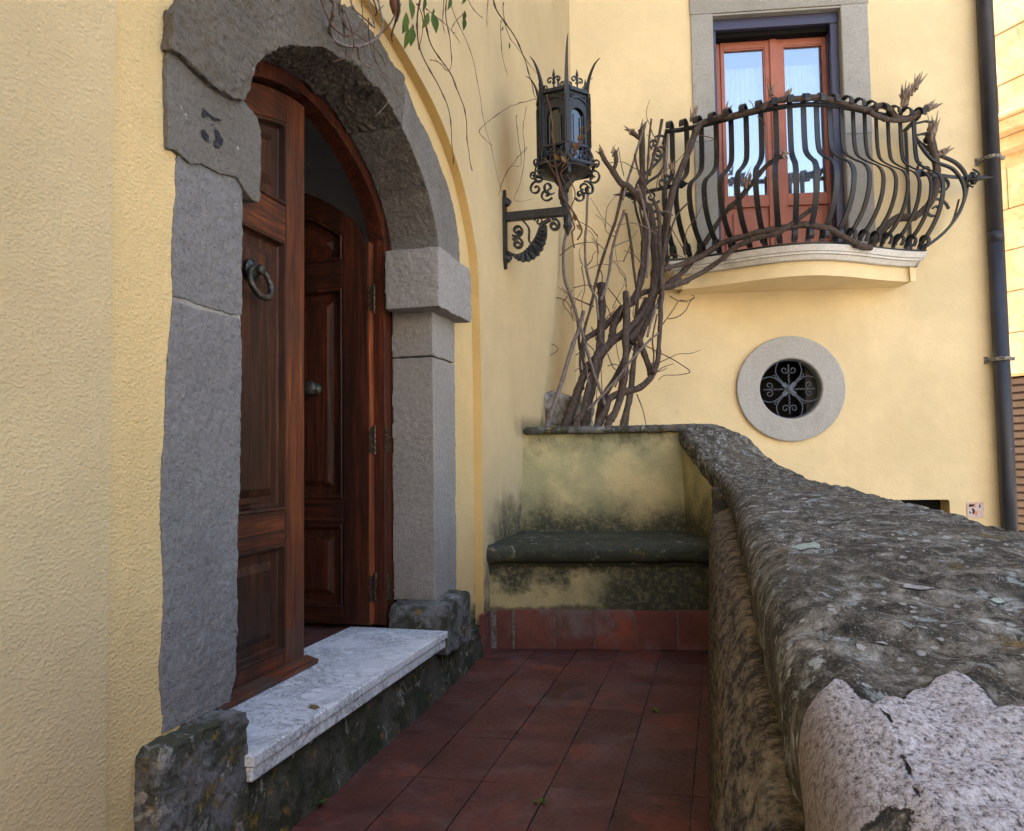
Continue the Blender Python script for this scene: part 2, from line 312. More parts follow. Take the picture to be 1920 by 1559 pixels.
b = NB('white net curtain'); n = b.noise(1.0, 3, 0.5, b.scale(b.pos, (30, 30, 0.6)))
M['curtain'] = b.out(b.mix(n, (0.52, 0.57, 0.63), (0.68, 0.71, 0.75)), 0.9)
def m_glass(name, tint, refl, rough=0.0):
    m = bpy.data.materials.new(name); m.use_nodes = True; t = m.node_tree; t.nodes.clear()
    o = t.nodes.new('ShaderNodeOutputMaterial'); mx = t.nodes.new('ShaderNodeMixShader')
    tr = t.nodes.new('ShaderNodeBsdfTransparent'); gl = t.nodes.new('ShaderNodeBsdfGlossy'); lw = t.nodes.new('ShaderNodeLayerWeight')
    tr.inputs[0].default_value = (*tint, 1); gl.inputs['Roughness'].default_value = rough; gl.inputs[0].default_value = (1, 1, 1, 1)
    mr = t.nodes.new('ShaderNodeMapRange'); mr.inputs[3].default_value = refl; mr.inputs[4].default_value = 1.0
    lw.inputs[0].default_value = 0.25
    t.links.new(lw.outputs['Fresnel'], mr.inputs[0]); t.links.new(mr.outputs[0], mx.inputs[0])
    t.links.new(tr.outputs[0], mx.inputs[1]); t.links.new(gl.outputs[0], mx.inputs[2]); t.links.new(mx.outputs[0], o.inputs[0])
    return m
M['glass'] = m_glass('reflecting window glass', (0.85, 0.87, 0.90), 0.22); M['glass_lamp'] = m_glass('dusty lantern glass', (0.16, 0.16, 0.15), 0.09, 0.15)
def m_bark(name, a, c2, lichen=0.3):
    b = NB(name); g = b.noise(9, 6, 0.7, b.scale(b.pos, (7, 7, 1.3))); f = b.noise(70, 5, 0.7)
    c = b.mix(b.mr(g, 0.35, 0.65), a, c2); c = b.mix(b.mr(f, 0.45, 0.65, 0, 0.5), c, tuple(x*0.45 for x in a))
    c = b.mix(b.mr(b.noise(32, 4, 0.65), 0.67, 0.71, 0, lichen), c, (0.42, 0.40, 0.36))
    return b.out(c, 0.9, b.bump(b.ma('ADD', g, b.ma('MULTIPLY', f, 0.6)), 0.7, 0.006), spec=0.15)
M['bark'] = m_bark('vine bark', (0.060, 0.043, 0.034), (0.115, 0.085, 0.068)); M['bark_pale'] = m_bark('pale vine bark', (0.13, 0.10, 0.085), (0.22, 0.18, 0.155), 0.1)
M['bark_red'] = m_bark('reddish twig', (0.085, 0.045, 0.032), (0.15, 0.085, 0.06), 0.0); M['wood_cut'] = m_bark('cut vine wood', (0.20, 0.14, 0.10), (0.33, 0.25, 0.19), 0.1)
b = NB('leaf green'); M['leaf'] = b.out(b.mix(b.objrand(), (0.018, 0.045, 0.010), (0.075, 0.11, 0.016)), 0.6, spec=0.15)
b = NB('dry leaf'); M['leaf_dry'] = b.out((0.16, 0.10, 0.03), 0.7)
b = NB('soil'); n = b.noise(20, 6, 0.7); M['soil'] = b.out(b.mix(n, (0.02, 0.016, 0.012), (0.07, 0.055, 0.04)), 0.95, b.bump(n, 0.8, 0.03))
b = NB('street paving'); n = b.noise(2, 6, 0.65); M['street'] = b.out(b.mix(n, (0.34, 0.315, 0.275), (0.44, 0.41, 0.365)), 0.85, b.bump(b.noise(25, 5, 0.6), 0.4, 0.01))
def m_neigh():
    b = NB('orange sandstone facade'); n = b.noise(1.4, 5, 0.65); f = b.noise(9, 5, 0.7)
    c = b.mix(b.mr(n, 0.35, 0.65), (0.46, 0.31, 0.17), (0.56, 0.44, 0.29)); c = b.mix(b.mr(f, 0.5, 0.72, 0, 0.5), c, (0.30, 0.14, 0.05))
    return b.out(c, 0.9, b.bump(f, 0.5, 0.02))
M['neigh'] = m_neigh()
b = NB('brown roller shutter'); n = b.noise(6, 4, 0.6); M['shutter'] = b.out(b.mix(n, (0.045, 0.028, 0.020), (0.085, 0.055, 0.040)), 0.55)
b = NB('cream render'); n = b.noise(1.2, 5, 0.6); M['cream'] = b.out(b.mix(n, (0.60, 0.50, 0.36), (0.72, 0.62, 0.47)), 0.9)
b = NB('roof tile clay'); n = b.noise(4, 5, 0.6); M['roof'] = b.out(b.mix(n, (0.25, 0.11, 0.06), (0.35, 0.18, 0.1)), 0.85)
b = NB('black stencil paint'); n = b.noise(90, 5, 0.7)
M['ink'] = b.out(b.mix(b.mr(n, 0.58, 0.66), (0.014, 0.013, 0.018), (0.10, 0.09, 0.085)), 0.8)
b = NB('peeling tile glaze'); n = b.noise(16, 6, 0.7)
M['plaque'] = b.out(b.mix(b.mr(n, 0.46, 0.54), (0.60, 0.24, 0.13), (0.60, 0.48, 0.44)), 0.5)
M['moulding'] = m_stone('stained white balcony moulding', (0.70, 0.67, 0.61), (0.80, 0.78, 0.74), 0.15, 0.0, 0.45, 0.0)
b = NB('red brown bud'); M['bud'] = b.out((0.12, 0.05, 0.03), 0.7)

# ------------------------------------------------------------------ object helpers
def tag(o, label=None, cat=None, group=None, kind=None):
    for k, v in (('label', label), ('category', cat), ('group', group), ('kind', kind)):
        if v: o[k] = v
    return o
def thing(name, loc, label, cat, group=None):
    o = bpy.data.objects.new(name, None); COL.objects.link(o); o.location = loc; o.empty_display_size = 0.1
    return tag(o, label, cat, group)
def origin(o):
    v = Vector((0, 0, 0))
    while o: v += o.location; o = o.parent
    return v
class MB:
    def __init__(s): s.v = []; s.f = []
    def add(s, vs, fs):
        k = len(s.v); s.v += [tuple(map(float, p)) for p in vs]; s.f += [tuple(i+k for i in f) for f in fs]; return s
    def box(s, a, b):
        (x0, y0, z0), (x1, y1, z1) = a, b
        x0, x1 = min(x0, x1), max(x0, x1); y0, y1 = min(y0, y1), max(y0, y1); z0, z1 = min(z0, z1), max(z0, z1)
        return s.hexa([(x0, y0, z0), (x1, y0, z0), (x1, y1, z0), (x0, y1, z0)], [(x0, y0, z1), (x1, y0, z1), (x1, y1, z1), (x0, y1, z1)])
    def hexa(s, lo, hi):
        n = len(lo)
        return s.add(list(lo)+list(hi), [tuple(range(n-1, -1, -1)), tuple(range(n, 2*n))] + [(i, (i+1) % n, n+(i+1) % n, n+i) for i in range(n)])
    def bbox(s, s0, s1, z0, z1, d0, d1):       # a box in the frame of the balcony facade
        lo = [Bp(s0, z0, d0), Bp(s1, z0, d0), Bp(s1, z0, d1), Bp(s0, z0, d1)]
        hi = [Bp(s0, z1, d0), Bp(s1, z1, d0), Bp(s1, z1, d1), Bp(s0, z1, d1)]
        if d1 > d0: lo.reverse(); hi.reverse()
        return s.hexa(lo, hi)
    def prism(s, poly, f0, f1):                # poly of (a,b); f0/f1 map to 3-D for the two ends
        n = len(poly); vs = [f0(*p) for p in poly]+[f1(*p) for p in poly]
        tri = tessellate_polygon([[Vector((p[0], p[1], 0)) for p in poly]])
        fs = [tuple(t) for t in tri]+[tuple(n+i for i in reversed(t)) for t in tri]
        fs += [(i, n+i, n+(i+1) % n, (i+1) % n) for i in range(n)]
        return s.add(vs, fs)
    def sheet(s, outer, holes, fm, flip=False):
        loops = [outer]+holes; pts = [p for l in loops for p in l]
        tri = tessellate_polygon([[Vector((p[0], p[1], 0)) for p in l] for l in loops])
        return s.add([fm(*p) for p in pts], [tuple(reversed(t)) if flip else tuple(t) for t in tri])
    def strip(s, A, B_, closed=False):
        n = len(A); m = n if closed else n-1
        return s.add(list(A)+list(B_), [(i, (i+1) % n, n+(i+1) % n, n+i) for i in range(m)])
    def tube(s, pts, r, seg=8, cap=True):
        P = [Vector(p) for p in pts]; n = len(P)
        rr = r if isinstance(r, (list, tuple)) else [r]*n
        T = []
        for i in range(n):
            t = P[min(i+1, n-1)]-P[max(i-1, 0)]
            T.append(t.normalized() if t.length > 1e-9 else Vector((0, 0, 1)))
        a = T[0].orthogonal().normalized(); vs = []
        for i in range(n):
            a = (a - T[i]*a.dot(T[i]))
            a = a.normalized() if a.length > 1e-6 else T[i].orthogonal().normalized()
            b_ = T[i].cross(a)
            for k in range(seg):
                q = 2*math.pi*k/seg; vs.append(P[i]+(a*math.cos(q)+b_*math.sin(q))*rr[i])
        fs = [(i*seg+k, i*seg+(k+1) % seg, (i+1)*seg+(k+1) % seg, (i+1)*seg+k) for i in range(n-1) for k in range(seg)]
        if cap: fs += [tuple(range(seg-1, -1, -1)), tuple(range((n-1)*seg, n*seg))]
        return s.add(vs, fs)
    def bar(s, pts, side, w, t):               # flat bar: side = width direction
        P = [Vector(p) for p in pts]; n = len(P); vs = []
        for i in range(n):
            T = (P[min(i+1, n-1)]-P[max(i-1, 0)]).normalized()
            sd_ = Vector(side[i] if isinstance(side, list) else side); sd_ = (sd_-T*sd_.dot(T)).normalized(); nn = T.cross(sd_)
            ww = w[i] if isinstance(w, list) else w; tt_ = t[i] if isinstance(t, list) else t
            for x, y in ((-1, -1), (1, -1), (1, 1), (-1, 1)): vs.append(P[i]+sd_*(x*ww/2)+nn*(y*tt_/2))
        fs = [(i*4+k, i*4+(k+1) % 4, (i+1)*4+(k+1) % 4, (i+1)*4+k) for i in range(n-1) for k in range(4)]
        fs += [(3, 2, 1, 0), tuple(range((n-1)*4, n*4))]
        return s.add(vs, fs)
    def lathe(s, prof, o, ax, seg=16):         # prof: (radius, height along axis)
        ax = Vector(ax).normalized(); a = ax.orthogonal().normalized(); b_ = ax.cross(a); o = Vector(o); vs = []
        for r, h in prof:
            for k in range(seg):
                q = 2*math.pi*k/seg; vs.append(o+ax*h+(a*math.cos(q)+b_*math.sin(q))*r)
        n = len(prof)
        fs = [(i*seg+k, i*seg+(k+1) % seg, (i+1)*seg+(k+1) % seg, (i+1)*seg+k) for i in range(n-1) for k in range(seg)]
        fs += [tuple(range(seg-1, -1, -1)), tuple(range((n-1)*seg, n*seg))]
        return s.add(vs, fs)
    def build(s, name, m, parent=None, smooth=False, bevel=0, label=None):
        me = bpy.data.meshes.new(name); o0 = origin(parent) if parent else Vector((0, 0, 0))
        me.from_pydata([(x-o0.x, y-o0.y, z-o0.z) for x, y, z in s.v], [], s.f)
        bm = bmesh.new(); bm.from_mesh(me); bmesh.ops.recalc_face_normals(bm, faces=bm.faces); bm.to_mesh(me); bm.free()
        if smooth:
            for p in me.polygons: p.use_smooth = True
        me.materials.append(M[m] if isinstance(m, str) else m)
        o = bpy.data.objects.new(name, me); COL.objects.link(o); o.parent = parent
        if bevel:
            md = o.modifiers.new('bevel', 'BEVEL'); md.width = bevel; md.segments = 2; md.limit_method = 'ANGLE'; md.angle_limit = R_(35)
        if label: o['label'] = label
        return o
_tex = {}
def rough_up(o, voxel, *disp, flat=False):
    md = o.modifiers.new('remesh', 'REMESH'); md.mode = 'VOXEL'; md.voxel_size = voxel; md.use_smooth_shade = not flat
    for size, amt in disp:
        if size not in _tex:
            t = bpy.data.textures.new('clouds', 'CLOUDS'); t.noise_scale = abs(size); t.noise_depth = 4; _tex[size] = t
            if size < 0: t.noise_type = 'HARD_NOISE'
        dm = o.modifiers.new('displace', 'DISPLACE'); dm.texture = _tex[size]; dm.texture_coords = 'GLOBAL'; dm.strength = amt; dm.mid_level = 0.5
    return o
def spline(pts, k=6):
    P = [Vector(p) for p in pts]; out = []
    for i in range(len(P)-1):
        p0, p1, p2, p3 = P[max(i-1, 0)], P[i], P[i+1], P[min(i+2, len(P)-1)]
        for j in range(k):
            t = j/k
            out.append(0.5*((2*p1)+(p2-p0)*t+(2*p0-5*p1+4*p2-p3)*t*t+(3*p1-p0-3*p2+p3)*t**3))
    out.append(P[-1]); return out
def spiral(c, e1, e2, r0, r1, a0, turns, n=22):
    c = Vector(c); e1 = Vector(e1); e2 = Vector(e2); o = []
    for i in range(n+1):
        t = i/n; r = r0+(r1-r0)*t**0.8; a = a0+turns*2*math.pi*t
        o.append(c+e1*(r*math.cos(a))+e2*(r*math.sin(a)))
    return o
def jitter(poly, step, amt, seed=0):
    out = []
    n = len(poly)
    for i in range(n):
        a, b_ = Vector(poly[i]), Vector(poly[(i+1) % n]); L = (b_-a).length; k = max(1, int(L/step))
        for j in range(k):
            p = a+(b_-a)*(j/k); q = mnoise.noise_vector(Vector((p.x*9+seed, p.y*9, seed*3.1)))+mnoise.noise_vector(Vector((p.x*31+seed, p.y*31, seed)))*0.5
            out.append((p.x+q.x*amt, p.y+q.y*amt))
    return out

# ================================================================== SETTING
GROUND = -0.9
tag(MB().add([(-400, -400, GROUND), (400, -400, GROUND), (400, 400, GROUND), (-400, 400, GROUND)], [(0, 1, 2, 3)]).build('street', 'street'), kind='structure')

# terrace floor: a mortar bed with every terracotta tile laid on it
floor_bed = MB().box((-1.3, 0.2, -0.9), (0.02, 4.3, -0.006)).build('terrace_floor', 'grout'); tag(floor_bed, kind='structure')
colx = [-1.168, -0.955, -0.742, -0.530, -0.318, -0.106, 0.10]
def rowy(k, x): return 2.322+0.366*k+0.066*(x+0.955)
rnd = random.Random(3)
for i in range(6):
    for k in range(-5, 5):
        g = 0.0014+rnd.random()*0.0012; xa, xb = colx[i]+g, colx[i+1]-g
        if i == 0: xa = -1.22
        if i == 5: xb = -0.0
        dz = rnd.uniform(-0.0012, 0.0012); tl = rnd.uniform(-0.0012, 0.0012)
        lo = [(xa, rowy(k, xa)+g, -0.02), (xb, rowy(k, xb)+g, -0.02), (xb, rowy(k+1, xb)-g, -0.02), (xa, rowy(k+1, xa)-g, -0.02)]
        if k == 4: lo = [lo[0], lo[1], (xb, 4.20, -0.02), (xa, 4.05, -0.02)]
        hi = [(p[0], p[1], dz+(tl if j in (1, 2) else -tl)) for j, p in enumerate(lo)]
        MB().hexa(lo, hi).build('floor_tile', 'tile', floor_bed, bevel=0.0016)

# ================================================================== THE HOUSE
house = thing('yellow_house', (-4.0, 4.0, GROUND), 'ochre plastered house with an arched stone doorway and a curved balcony', 'house')
XA, XR = -1.2, -1.245            # main face and the shallow recess round the doorway
fa = lambda x: (lambda y, z: (x, y, z))
REC = [(1.31, -0.9), (1.31, 1.0), (1.308, 2.0), (1.36, 2.2), (1.5, 2.38), (1.75, 2.53), (2.1, 2.64), (2.526, 2.683), (2.79, 2.672), (3.15, 2.60),
       (3.39, 2.50), (3.59, 2.36), (3.76, 2.14), (3.825, 1.95), (3.85, 1.5), (3.85, 1.163), (3.848, -0.9)]
RECS = [REC[0]]+[(p.x, p.y) for p in spline([(a, b_, 0) for a, b_ in REC[1:-1]], 5)]+[REC[-1]]
TOPZ = 9.0
w = MB()
w.sheet([(-6, -0.9)]+RECS+[(6.63, -0.9), (6.63, TOPZ), (-6, TOPZ)], [], fa(XA))
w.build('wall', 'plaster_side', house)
MB().strip([(XA, y, z) for y, z in RECS], [(XR-0.01, y, z) for y, z in RECS]).build('recess_edge', 'plaster_edge', house)
INT = [(1.80, 1.955), (1.83, 2.05), (1.89, 2.14), (1.98, 2.215), (2.09, 2.285), (2.26, 2.355), (2.40, 2.395), (2.55, 2.415), (2.68, 2.413), (2.80, 2.395),
       (2.90, 2.362), (3.0, 2.32), (3.1, 2.265), (3.2, 2.19), (3.27, 2.10), (3.31, 2.02), (3.325, 1.94)]
EXT = [(1.47, 1.955), (1.500, 2.08), (1.585, 2.22), (1.72, 2.37), (1.90, 2.48), (2.15, 2.56), (2.38, 2.60), (2.5, 2.63), (2.65, 2.63), (2.79, 2.60),
       (2.93, 2.58), (3.07, 2.50), (3.2, 2.46), (3.315, 2.40), (3.45, 2.32), (3.555, 2.22), (3.62, 2.1), (3.635, 1.94)]
XARCH, XCAP = -1.180, -1.200
def to_plane(P, x, x0=-1.225): return [(y*x/x0, 1+(z-1)*x/x0) for y, z in P]
INT, EXT = to_plane(INT, XARCH), to_plane(EXT, XARCH)
EXT = [((y+0.022*max(0, min(1, (1.75-y)/0.3))), z) for y, z in EXT]
MID = [((a[0]+b_[0])/2, (a[1]+b_[1])/2) for a, b_ in zip(INT, EXT)]
hole = [(1.55, -0.9), (1.55, 1.916)]+MID[1:-1]+[(3.33, 1.90), (3.33, -0.9)]
rc = MB(); inside = [(y, z) for y, z in RECS]
rc.sheet(inside+hole[::-1], [], lambda y, z: (-1.214-0.031*min(1, max(0, (y-1.5)/1.6)), y, z))
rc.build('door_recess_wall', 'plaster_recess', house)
# remaining outer walls and the flat roof of the house
BE = Bp(3.50, 0)[:2]; BB = Bp(3.58, 0)[:2]; BK = (BB - Bn[:2]*3.2)
mw = MB()
foot = [(BK[0], BK[1]), (-8.0, 9.6), (-8.0, -6.0), (-1.2, -6.0)]
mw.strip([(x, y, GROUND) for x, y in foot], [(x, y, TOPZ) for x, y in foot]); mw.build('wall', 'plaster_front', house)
MB().hexa([(-8.3, -6.3, TOPZ), (-0.7, -6.3, TOPZ), (-0.7, 6.2, TOPZ), (2.9, 6.8, TOPZ), (2.3, 10.8, TOPZ), (-8.3, 10, TOPZ)],
          [(-8.3, -6.3, TOPZ+.3), (-0.7, -6.3, TOPZ+.3), (-0.7, 6.2, TOPZ+.3), (2.9, 6.8, TOPZ+.3), (2.3, 10.8, TOPZ+.3), (-8.3, 10, TOPZ+.3)]).build('roof', 'roof', house)

# facade with the balcony
WS0, WS1, WZ0, WZ1 = 1.247, 2.335, 2.60, 4.84
OCS, OCZ, OCR, OCI = 1.806, 1.545, 0.447, 0.255
circ = lambda r, n=48: [(OCS+r*math.cos(2*math.pi*i/n), OCZ+r*math.sin(2*math.pi*i/n)) for i in range(n)]
NI = [(2.40, 0.06), (3.055, 0.06), (3.055, 0.585), (3.045, 0.60), (2.40, 0.60)]
f0 = lambda s, z: tuple(Bp(s, z, 0))
wb = MB()
wb.sheet([(0, -0.9), (3.50, -0.9), (3.50, TOPZ), (0, TOPZ)], [[(WS0, WZ0), (WS1, WZ0), (WS1, WZ1), (WS0, WZ1)], circ(OCI+0.02), NI], f0)
arc = [Bp(3.50+0.08*math.sin(a), 0, -0.08*(1-math.cos(a))) for a in [R_(q) for q in range(0, 91, 10)]]+[Bp(3.58, 0, -3.2)]
wb.strip([(p[0], p[1], GROUND) for p in arc], [(p[0], p[1], TOPZ) for p in arc])
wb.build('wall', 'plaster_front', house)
# street level niche: yellow reveals, dark inside
nw = MB()
nw.strip([Bp(s, z, 0) for s, z in NI], [Bp(s-0.012, z-0.004, -0.14) for s, z in NI], True); niche = nw.build('wall_niche', 'plaster_edge', house)
MB().bbox(2.2, 3.4, 0.0, 0.7, -0.15, -0.5).build('dark_opening', 'dark', niche)

# window surround stones of the balcony door
surround = MB().bbox(1.062, WS0, 3.72, 4.855, -0.10, 0.018).build('window_surround', 'stone_trim', house, bevel=0.004)
for s0, s1, z0, z1 in ((1.066, WS0, 2.5, 3.717), (WS1, 2.556, 3.717, 4.855), (WS1, 2.55, 2.5, 3.714), (1.055, 2.565, 4.858, 5.1)):
    MB().bbox(s0, s1, z0, z1, -0.10, 0.018).build('stone_block', 'stone_trim', surround, bevel=0.004)
MB().bbox(WS0-0.004, WS0+0.004, WZ0, WZ1, -0.24, 0.012).bbox(WS1-0.004, WS1+0.004, WZ0, WZ1, -0.24, 0.012).bbox(WS0, WS1, WZ1-0.004, WZ1+0.01, -0.24, 0.012).build('reveal', 'stone_trim', surround)

# balcony door
bdoor = MB()
D0 = -0.215
zt = 4.72
bdoor.bbox(1.30, 1.345, WZ0, zt, D0-0.05, D0).bbox(2.272, 2.33, WZ0, zt, D0-0.05, D0).bbox(1.30, 2.33, zt, 4.76, D0-0.05, D0)
bdoor = bdoor.build('balcony_door', 'salmon', house, bevel=0.004)
def leafB(s0, s1, ps0, ps1):
    l = MB()
    l.bbox(s0, ps0, WZ0, zt, D0-0.04, D0+0.012).bbox(ps1, s1, WZ0, zt, D0-0.04, D0+0.012)
    l.bbox(ps0, ps1, WZ0, 2.68, D0-0.04, D0+0.010).bbox(ps0, ps1, 3.19, 3.285, D0-0.04, D0+0.010).bbox(ps0, ps1, 4.64, zt, D0-0.04, D0+0.010)
    l.build('leaf_frame', 'salmon', bdoor, bevel=0.004)
    MB().bbox(ps0, ps1, 2.68, 3.19, D0-0.03, D0-0.012).bbox(ps0+0.05, ps1-0.05, 2.73, 3.14, D0-0.03, D0+0.001).build('panel', 'salmon', bdoor, bevel=0.006)
    MB().bbox(ps0, ps1, 3.285, 4.64, D0-0.022, D0-0.016).build('pane', 'glass', bdoor)
    g = MB()
    for a, b_ in ((ps0, ps0+0.012), (ps1-0.012, ps1)): g.bbox(a, b_, 3.286, 4.639, D0-0.014, D0+0.004)
    g.bbox(ps0, ps1, 3.286, 3.298, D0-0.014, D0+0.004).bbox(ps0, ps1, 4.628, 4.639, D0-0.014, D0+0.004).build('glazing_bead', 'salmon', bdoor)
leafB(1.346, 1.803, 1.368, 1.735); leafB(1.806, 2.271, 1.893, 2.245)
MB().bbox(1.775, 1.835, WZ0, zt-0.01, D0+0.0135, D0+0.028).build('meeting_strip', 'salmon', bdoor, bevel=0.006)
sg = MB()
for s0, s1, d0, d1 in ((2.262, 2.330, -0.20, -0.150), (2.275, 2.330, -0.150, -0.105), (2.262, 2.330, -0.105, -0.060), (1.252, 1.285, -0.20, -0.150), (1.252, 1.275, -0.15, -0.105), (1.252, 1.285, -0.105, -0.06)):
    sg.bbox(s0, s1, WZ0, WZ1-0.10, d0, d1)
sg.build('shutter_guide', 'plum', bdoor, bevel=0.003)
MB().bbox(1.252, 2.33, WZ1-0.10, WZ1-0.006, -0.11, -0.05).build('shutter_box', 'plum', bdoor, bevel=0.004)
MB().bbox(1.252, 2.33, 4.70, WZ1-0.006, -0.26, -0.115).bbox(1.252, 2.33, 4.765, 4.80, -0.27, -0.2).build('shutter_slot', 'dark', bdoor)
# net curtain with folds
def curtain(s0, s1):
    A, B2 = [], []; n = 60
    for i in range(n+1):
        s = s0+(s1-s0)*i/n; d = -0.30+0.012*math.sin(i*1.15)+0.006*math.sin(i*2.7+1)
        A.append(Bp(s, WZ0, d)); B2.append(Bp(s, 4.50, d))
    MB().strip(A, B2).build('curtain', 'curtain', bdoor, smooth=True)
curtain(1.31, 1.80); curtain(1.83, 2.22)
rm = MB()
lo = [Bp(1.0, WZ0-0.05, -0.262), Bp(2.6, WZ0-0.05, -0.262), Bp(2.6, WZ0-0.05, -2.4), Bp(1.0, WZ0-0.05, -2.4)]; hi = [(p[0], p[1], 4.95) for p in lo]
rm.strip(lo[1:]+lo[:1], hi[1:]+hi[:1]).add(lo, [(0, 1, 2, 3)]).add(hi, [(0, 1, 2, 3)]).build('inner_room', 'hall', bdoor)

# oculus
ring = MB(); n = 72
ro, ri = circ(OCR, n), circ(OCI, n)
ra = circ(OCR-0.008, n); rb = circ(OCI+0.010, n)
P = lambda L, d: [Bp(s, z, d) for s, z in L]
ring.strip(P(ro, -0.01), P(ro, 0.030), True).strip(P(ro, 0.030), P(ra, 0.038), True).strip(P(ra, 0.038), P(rb, 0.038), True).strip(P(rb, 0.038), P(ri, 0.028), True).strip(P(ri, 0.028), P(ri, -0.10), True)
oculus = ring.build('oculus_window', 'stone_ring', house)
gd = -0.030
c0 = Bp(OCS, OCZ, gd); E1 = Bd; E2 = np.array([0, 0, 1.0])
gp = lambda x, y: c0+E1*x+E2*y
def gtube(mb, pts, r): mb.tube([gp(x, y) for x, y in pts], r, 6)
for k in range(4):
    g = MB(); a = k*math.pi/2; rot = lambda x, y, a=a: (x*math.cos(a)-y*math.sin(a), x*math.sin(a)+y*math.cos(a))
    for sg_ in (1, -1):
        pts = [(0.03*sg_, 0.035), (0.055*sg_, 0.065), (0.088*sg_, 0.105), (0.108*sg_, 0.15), (0.100*sg_, 0.20), (0.085*sg_, 0.228)]
        p2 = [(p.x, p.y) for p in spline([(x, y, 0) for x, y in pts], 5)]
        gtube(g, [rot(*p) for p in p2], 0.0046)
        sp = [(0.034*sg_+0.034*math.cos(t)*q*sg_, 0.165+0.034*math.sin(t)*q) for t, q in [(math.pi-0.2+i*(-0.42) if False else math.pi*0.95+i*0.42, 1-0.045*i) for i in range(18)]]
        sp = [(0.002*sg_, 0.212)]+sp
        gtube(g, [rot(*p) for p in sp], 0.0044)
    wv = [(0.0075*math.sin(i*1.5)*(i > 3), 0.03+i*0.0068) for i in range(17)]
    gtube(g, [rot(*p) for p in wv], 0.0040)
    wv = [(0.0075*math.sin(i*1.5)*(i > 4), 0.045+i*0.0085) for i in range(17)]
    cs = math.cos(R_(45)); gtube(g, [rot(cs*(x+y), cs*(y-x)) for x, y in wv], 0.0042)
    g.build('grille_scroll', 'iron_blue', oculus, smooth=True)
g = MB(); g.lathe([(0.004, 0.028), (0.018, 0.024), (0.022, 0.012), (0.03, 0.008), (0.034, -0.004)], c0, Bn, 14)
for k in range(4):
    a = R_(45+90*k); dx, dy = math.cos(a), math.sin(a)
    g.add([gp(dx*0.02-dy*0.018, dy*0.02+dx*0.018)+Bn*0.006, gp(dx*0.02+dy*0.018, dy*0.02-dx*0.018)+Bn*0.006, gp(dx*0.066+dy*0.020, dy*0.066-dx*0.020)+Bn*0.012, gp(dx*0.078, dy*0.078)+Bn*0.004, gp(dx*0.066-dy*0.020, dy*0.066+dx*0.020)+Bn*0.012, gp(dx*0.045, dy*0.045)-Bn*0.006], [(0, 1, 2, 3, 4), (1, 0, 5), (2, 1, 5), (3, 2, 5), (4, 3, 5), (0, 4, 5)])
g.build('grille_boss', 'iron_blue', oculus)
g = MB(); g.tube([gp(0.247*math.cos(2*math.pi*i/48), 0.247*math.sin(2*math.pi*i/48)) for i in range(49)], 0.005, 6, False); g.build('grille_ring', 'iron_blue', oculus, smooth=True)
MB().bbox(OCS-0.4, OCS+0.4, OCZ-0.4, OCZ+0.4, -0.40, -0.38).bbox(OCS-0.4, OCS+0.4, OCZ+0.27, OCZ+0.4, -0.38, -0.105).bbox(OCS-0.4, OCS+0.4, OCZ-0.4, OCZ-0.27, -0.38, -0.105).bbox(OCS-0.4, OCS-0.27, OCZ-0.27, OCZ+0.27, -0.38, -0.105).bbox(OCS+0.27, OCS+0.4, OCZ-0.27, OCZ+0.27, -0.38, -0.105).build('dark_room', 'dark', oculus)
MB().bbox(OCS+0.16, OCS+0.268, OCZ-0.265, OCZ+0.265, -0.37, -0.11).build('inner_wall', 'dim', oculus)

# balcony: serpentine slab, moulding, belly balusters
def plan_d(t):                      # t 0..1 along the slab, depth in front of the facade
    return 0.30+0.37*math.sin(math.pi*min(max(t, 0), 1))**1.7
BS0, BS1 = 0.80, 2.83
def plan(t, off=0.0, z=0.0):
    e = 1e-3; s = BS0+(BS1-BS0)*t; d = plan_d(t)
    ds = (BS1-BS0)*2*e; dd = plan_d(min(t+e, 1))-plan_d(max(t-e, 0))
    L = math.hypot(ds, dd); nx, ny = -dd/L, ds/L
    return Bp(s+nx*off, z, d+ny*off), nx, ny
NT = 60
def slab(z0, z1, offs0, offs1, name, m, parent, back=0.0):
    mb = MB()
    lo = [plan(i/NT, offs0, z0)[0] for i in range(NT+1)]; hi = [plan(i/NT, offs1, z1)[0] for i in range(NT+1)]
    def ends(L, off, z): return [Bp(BS0-off, z, back)]+[L[0]*1.0]+L[1:-1]+[L[-1]]+[Bp(BS1+off, z, back)]
    a = [Bp(BS0-offs0, z0, back), Bp(BS0-offs0, z0, 0.30+offs0*0.6)]+lo[1:-1]+[Bp(BS1+offs0, z0, 0.30+offs0*0.6), Bp(BS1+offs0, z0, back)]
    b2 = [Bp(BS0-offs1, z1, back), Bp(BS0-offs1, z1, 0.30+offs1*0.6)]+hi[1:-1]+[Bp(BS1+offs1, z1, 0.30+offs1*0.6), Bp(BS1+offs1, z1, back)]
    n_ = len(a); fl = [tuple(q) for q in a]; 
    tri = tessellate_polygon([[Vector(((p-Bc)@Bd, (p-Bc)@Bn, 0)) for p in a]])
    mb.add(a+b2, [tuple(t) for t in tri]+[tuple(n_+i for i in reversed(t)) for t in tri]+[(i, (i+1) % n_, n_+(i+1) % n_, n_+i) for i in range(n_)])
    return mb.build(name, m, parent)
balcony = slab(2.385, 2.50, -0.105, -0.105, 'balcony', 'plaster_front', house)
slab(2.503, 2.535, -0.06, -0.035, 'moulding', 'moulding', balcony); slab(2.537, 2.555, -0.018, -0.018, 'moulding', 'moulding', balcony); slab(2.557, 2.602, -0.006, 0.012, 'moulding', 'moulding', balcony)
ZB, ZT = 2.625, 3.725
def rail_pts(off, z, t0=0.0, t1=1.0, n=40): return [plan(t0+(t1-t0)*i/n, off, z)[0] for i in range(n+1)]
